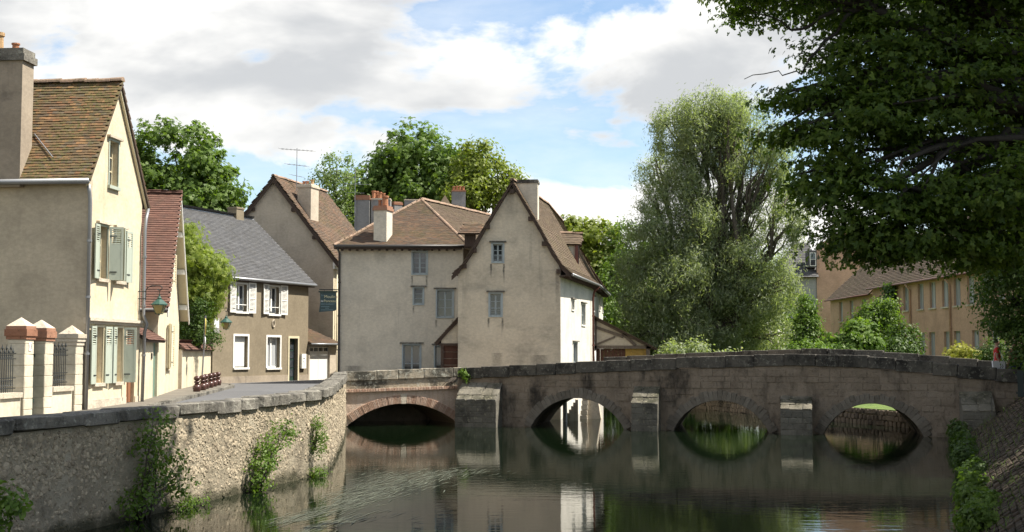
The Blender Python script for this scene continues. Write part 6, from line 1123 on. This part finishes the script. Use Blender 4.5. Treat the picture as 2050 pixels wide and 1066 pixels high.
PN = thing('small_plaque', 'small white plaque on the taupe house left of the far lantern', 'plaque', B3.p(.25, 2.9, .05)); q = MB(); B3.block(q, .05, 2.72, .42, 3.15, .01, .03); q.build('plate', 'plate_white', PN); q = MB(); B3.block(q, .02, 2.50, .45, 2.70, .01, .04); q.build('lower_plate', 'chimney_grey', PN)

# ================================================================= PEOPLE
def skin_mesh(name, verts, edges, radii, mat, parent, sub=2):
    me = bpy.data.meshes.new(name); me.from_pydata([tuple(v) for v in verts], edges, []); o = bpy.data.objects.new(name, me); COL.objects.link(o); sk = o.modifiers.new('skin', 'SKIN'); sk.use_smooth_shade = True
    if not me.skin_vertices: 
        bpy.context.view_layer.objects.active = o
    for v, r in zip(me.skin_vertices[0].data, radii): v.radius = r if hasattr(r, '__len__') else (r, r)
    me.skin_vertices[0].data[0].use_root = True
    sb = o.modifiers.new('sub', 'SUBSURF'); sb.levels = sub; sb.render_levels = sub; m2 = bpy.data.meshes.new_from_object(o.evaluated_get(bpy.context.evaluated_depsgraph_get())); bpy.data.objects.remove(o); m2.materials.clear(); m2.materials.append(MATS[mat]); ob = bpy.data.objects.new(name, m2); COL.objects.link(ob); ob.parent = parent; return ob
def person(label, loc, yaw, shirt, legs, bag=None):
    T = thing('person', label, 'person', loc, 'people on the bridge'); T.rotation_euler = (0, 0, yaw)
    J = {'pel': (0, 0, .92), 'waist': (0, 0, 1.08), 'chest': (0, 0, 1.28), 'sh': (0, 0, 1.42), 'neck': (0, 0, 1.50), 'head': (0, -.02, 1.60), 'crown': (0, 0, 1.69), 'nose': (0, -.105, 1.59)}
    for s, n in ((-1, 'l'), (1, 'r')):
        J['s' + n] = (.18 * s, 0, 1.40); J['e' + n] = (.26 * s, .03, 1.12); J['w' + n] = (.24 * s, -.10, .90); J['h' + n] = (.235 * s, -.13, .82); J['hip' + n] = (.09 * s, 0, .88); J['k' + n] = (.10 * s, -.02 - .06 * s, .48); J['a' + n] = (.10 * s, .03 - .10 * s, .09); J['t' + n] = (.11 * s, -.13 - .10 * s, .04)
        for f in range(4): J['f%d%s' % (f, n)] = ((.22 + .0 * f) * s + .006 * s, -.165 + .022 * f, .745 + .006 * abs(f - 1.3))
        J['th' + n] = (.20 * s, -.19, .80)
    R = {'pel': (.15, .11), 'waist': (.13, .10), 'chest': (.16, .11), 'sh': (.13, .09), 'neck': .055, 'head': .095, 'crown': .075, 'nose': .018}; keys = list(J); ix = {k: i for i, k in enumerate(keys)}
    rr = lambda k: R.get(k) or {'s': .06, 'e': .045, 'w': .03, 'h': .028, 'k': .058, 'a': .042, 't': .036, 'f': .009}.get(k[0], .03) if k[:3] != 'hip' and k[:2] != 'th' else (.085 if k[:3] == 'hip' else .010)
    ed = [('pel', 'waist'), ('waist', 'chest'), ('chest', 'sh'), ('sh', 'neck'), ('neck', 'head'), ('head', 'crown'), ('head', 'nose')]
    for n in 'lr': ed += [('sh', 's' + n), ('s' + n, 'e' + n), ('e' + n, 'w' + n), ('w' + n, 'h' + n), ('pel', 'hip' + n), ('hip' + n, 'k' + n), ('k' + n, 'a' + n), ('a' + n, 't' + n), ('h' + n, 'th' + n)] + [('h' + n, 'f%d%s' % (f, n)) for f in range(4)]
    skin_mesh('body', [J[k] for k in keys], [(ix[a], ix[b]) for a, b in ed], [rr(k) for k in keys], 'skin', T)
    sk = ['pel', 'waist', 'chest', 'sh', 'sl', 'sr', 'el', 'er']; q = {k: i for i, k in enumerate(sk)}; pts = [list(J[k]) for k in sk]; pts[6] = list(np.array(J['sl']) * .35 + np.array(J['el']) * .65); pts[7] = list(np.array(J['sr']) * .35 + np.array(J['er']) * .65)
    skin_mesh('shirt', pts, [(0, 1), (1, 2), (2, 3), (3, 4), (3, 5), (4, 6), (5, 7)], [(.175, .135), (.155, .125), (.18, .13), (.14, .10), .078, .078, .066, .066], shirt, T)
    sk = ['pel', 'hipl', 'hipr', 'kl', 'kr', 'al', 'ar']; skin_mesh('trousers', [J[k] for k in sk], [(0, 1), (0, 2), (1, 3), (2, 4), (3, 5), (4, 6)], [(.165, .125), .10, .10, .075, .075, .06, .06], legs, T)
    skin_mesh('hair', [(0, .02, 1.60), (0, .035, 1.66), (0, 0, 1.715), (0, -.05, 1.70)], [(0, 1), (1, 2), (2, 3)], [.09, .095, .075, .05], 'hair', T)
    for s in (-1, 1): e = MB().lathe((0, 0, 0), [(.004, -.011), (.011, 0), (.004, .011)], 8).build('eye', 'black_print', T); e.location = (.035 * s, -.108, 1.615)
    e = MB().box(-.03, -.004, -.006, .03, .004, .006).build('mouth', 'pink_cloth', T); e.location = (0, -.108, 1.545)
    if bag:
        b = thing('shoulder_bag', 'white bag with a black mark carried by the person in red', 'bag', Vector(loc) + Vector(bag)); c = wloc(b); MB().prism([c + Vector(p) for p in ((-.2, 0, 0), (.2, 0, 0), (.22, 0, .34), (-.22, 0, .34))], (0, .10, 0)).build('bag_body', 'white_cloth', b)
        for k in range(2): MB().prism([c + Vector((.02 + .07 * k + p[0], -.004, .17 + p[1])) for p in ((0, .07), (.02, .07), (.06, 0), (.02, -.07), (0, -.07), (.04, 0))], (0, .003, 0)).build('black_mark', 'black_print', b)
        MB().tube([c + Vector((-.18, .05, .33)), c + Vector((-.12, .08, .62)), c + Vector((.05, .1, .75)), c + Vector((.18, .05, .33))], .012, 5).build('strap', 'white_cloth', b)
    return T
p0 = MBW.p(17.25, tp(17.25) - .735, -1.35); person('person in a red shirt with dark hair walking at the right end of the bridge', tuple(p0), math.radians(75), 'red_cloth', 'white_cloth', (-.05, -.32, .62))
p1 = MBW.p(17.85, tp(17.85) - .735, -1.45); person('person in a pink top half hidden by flowers at the right end of the bridge', tuple(p1), math.radians(200), 'pink_cloth', 'denim')
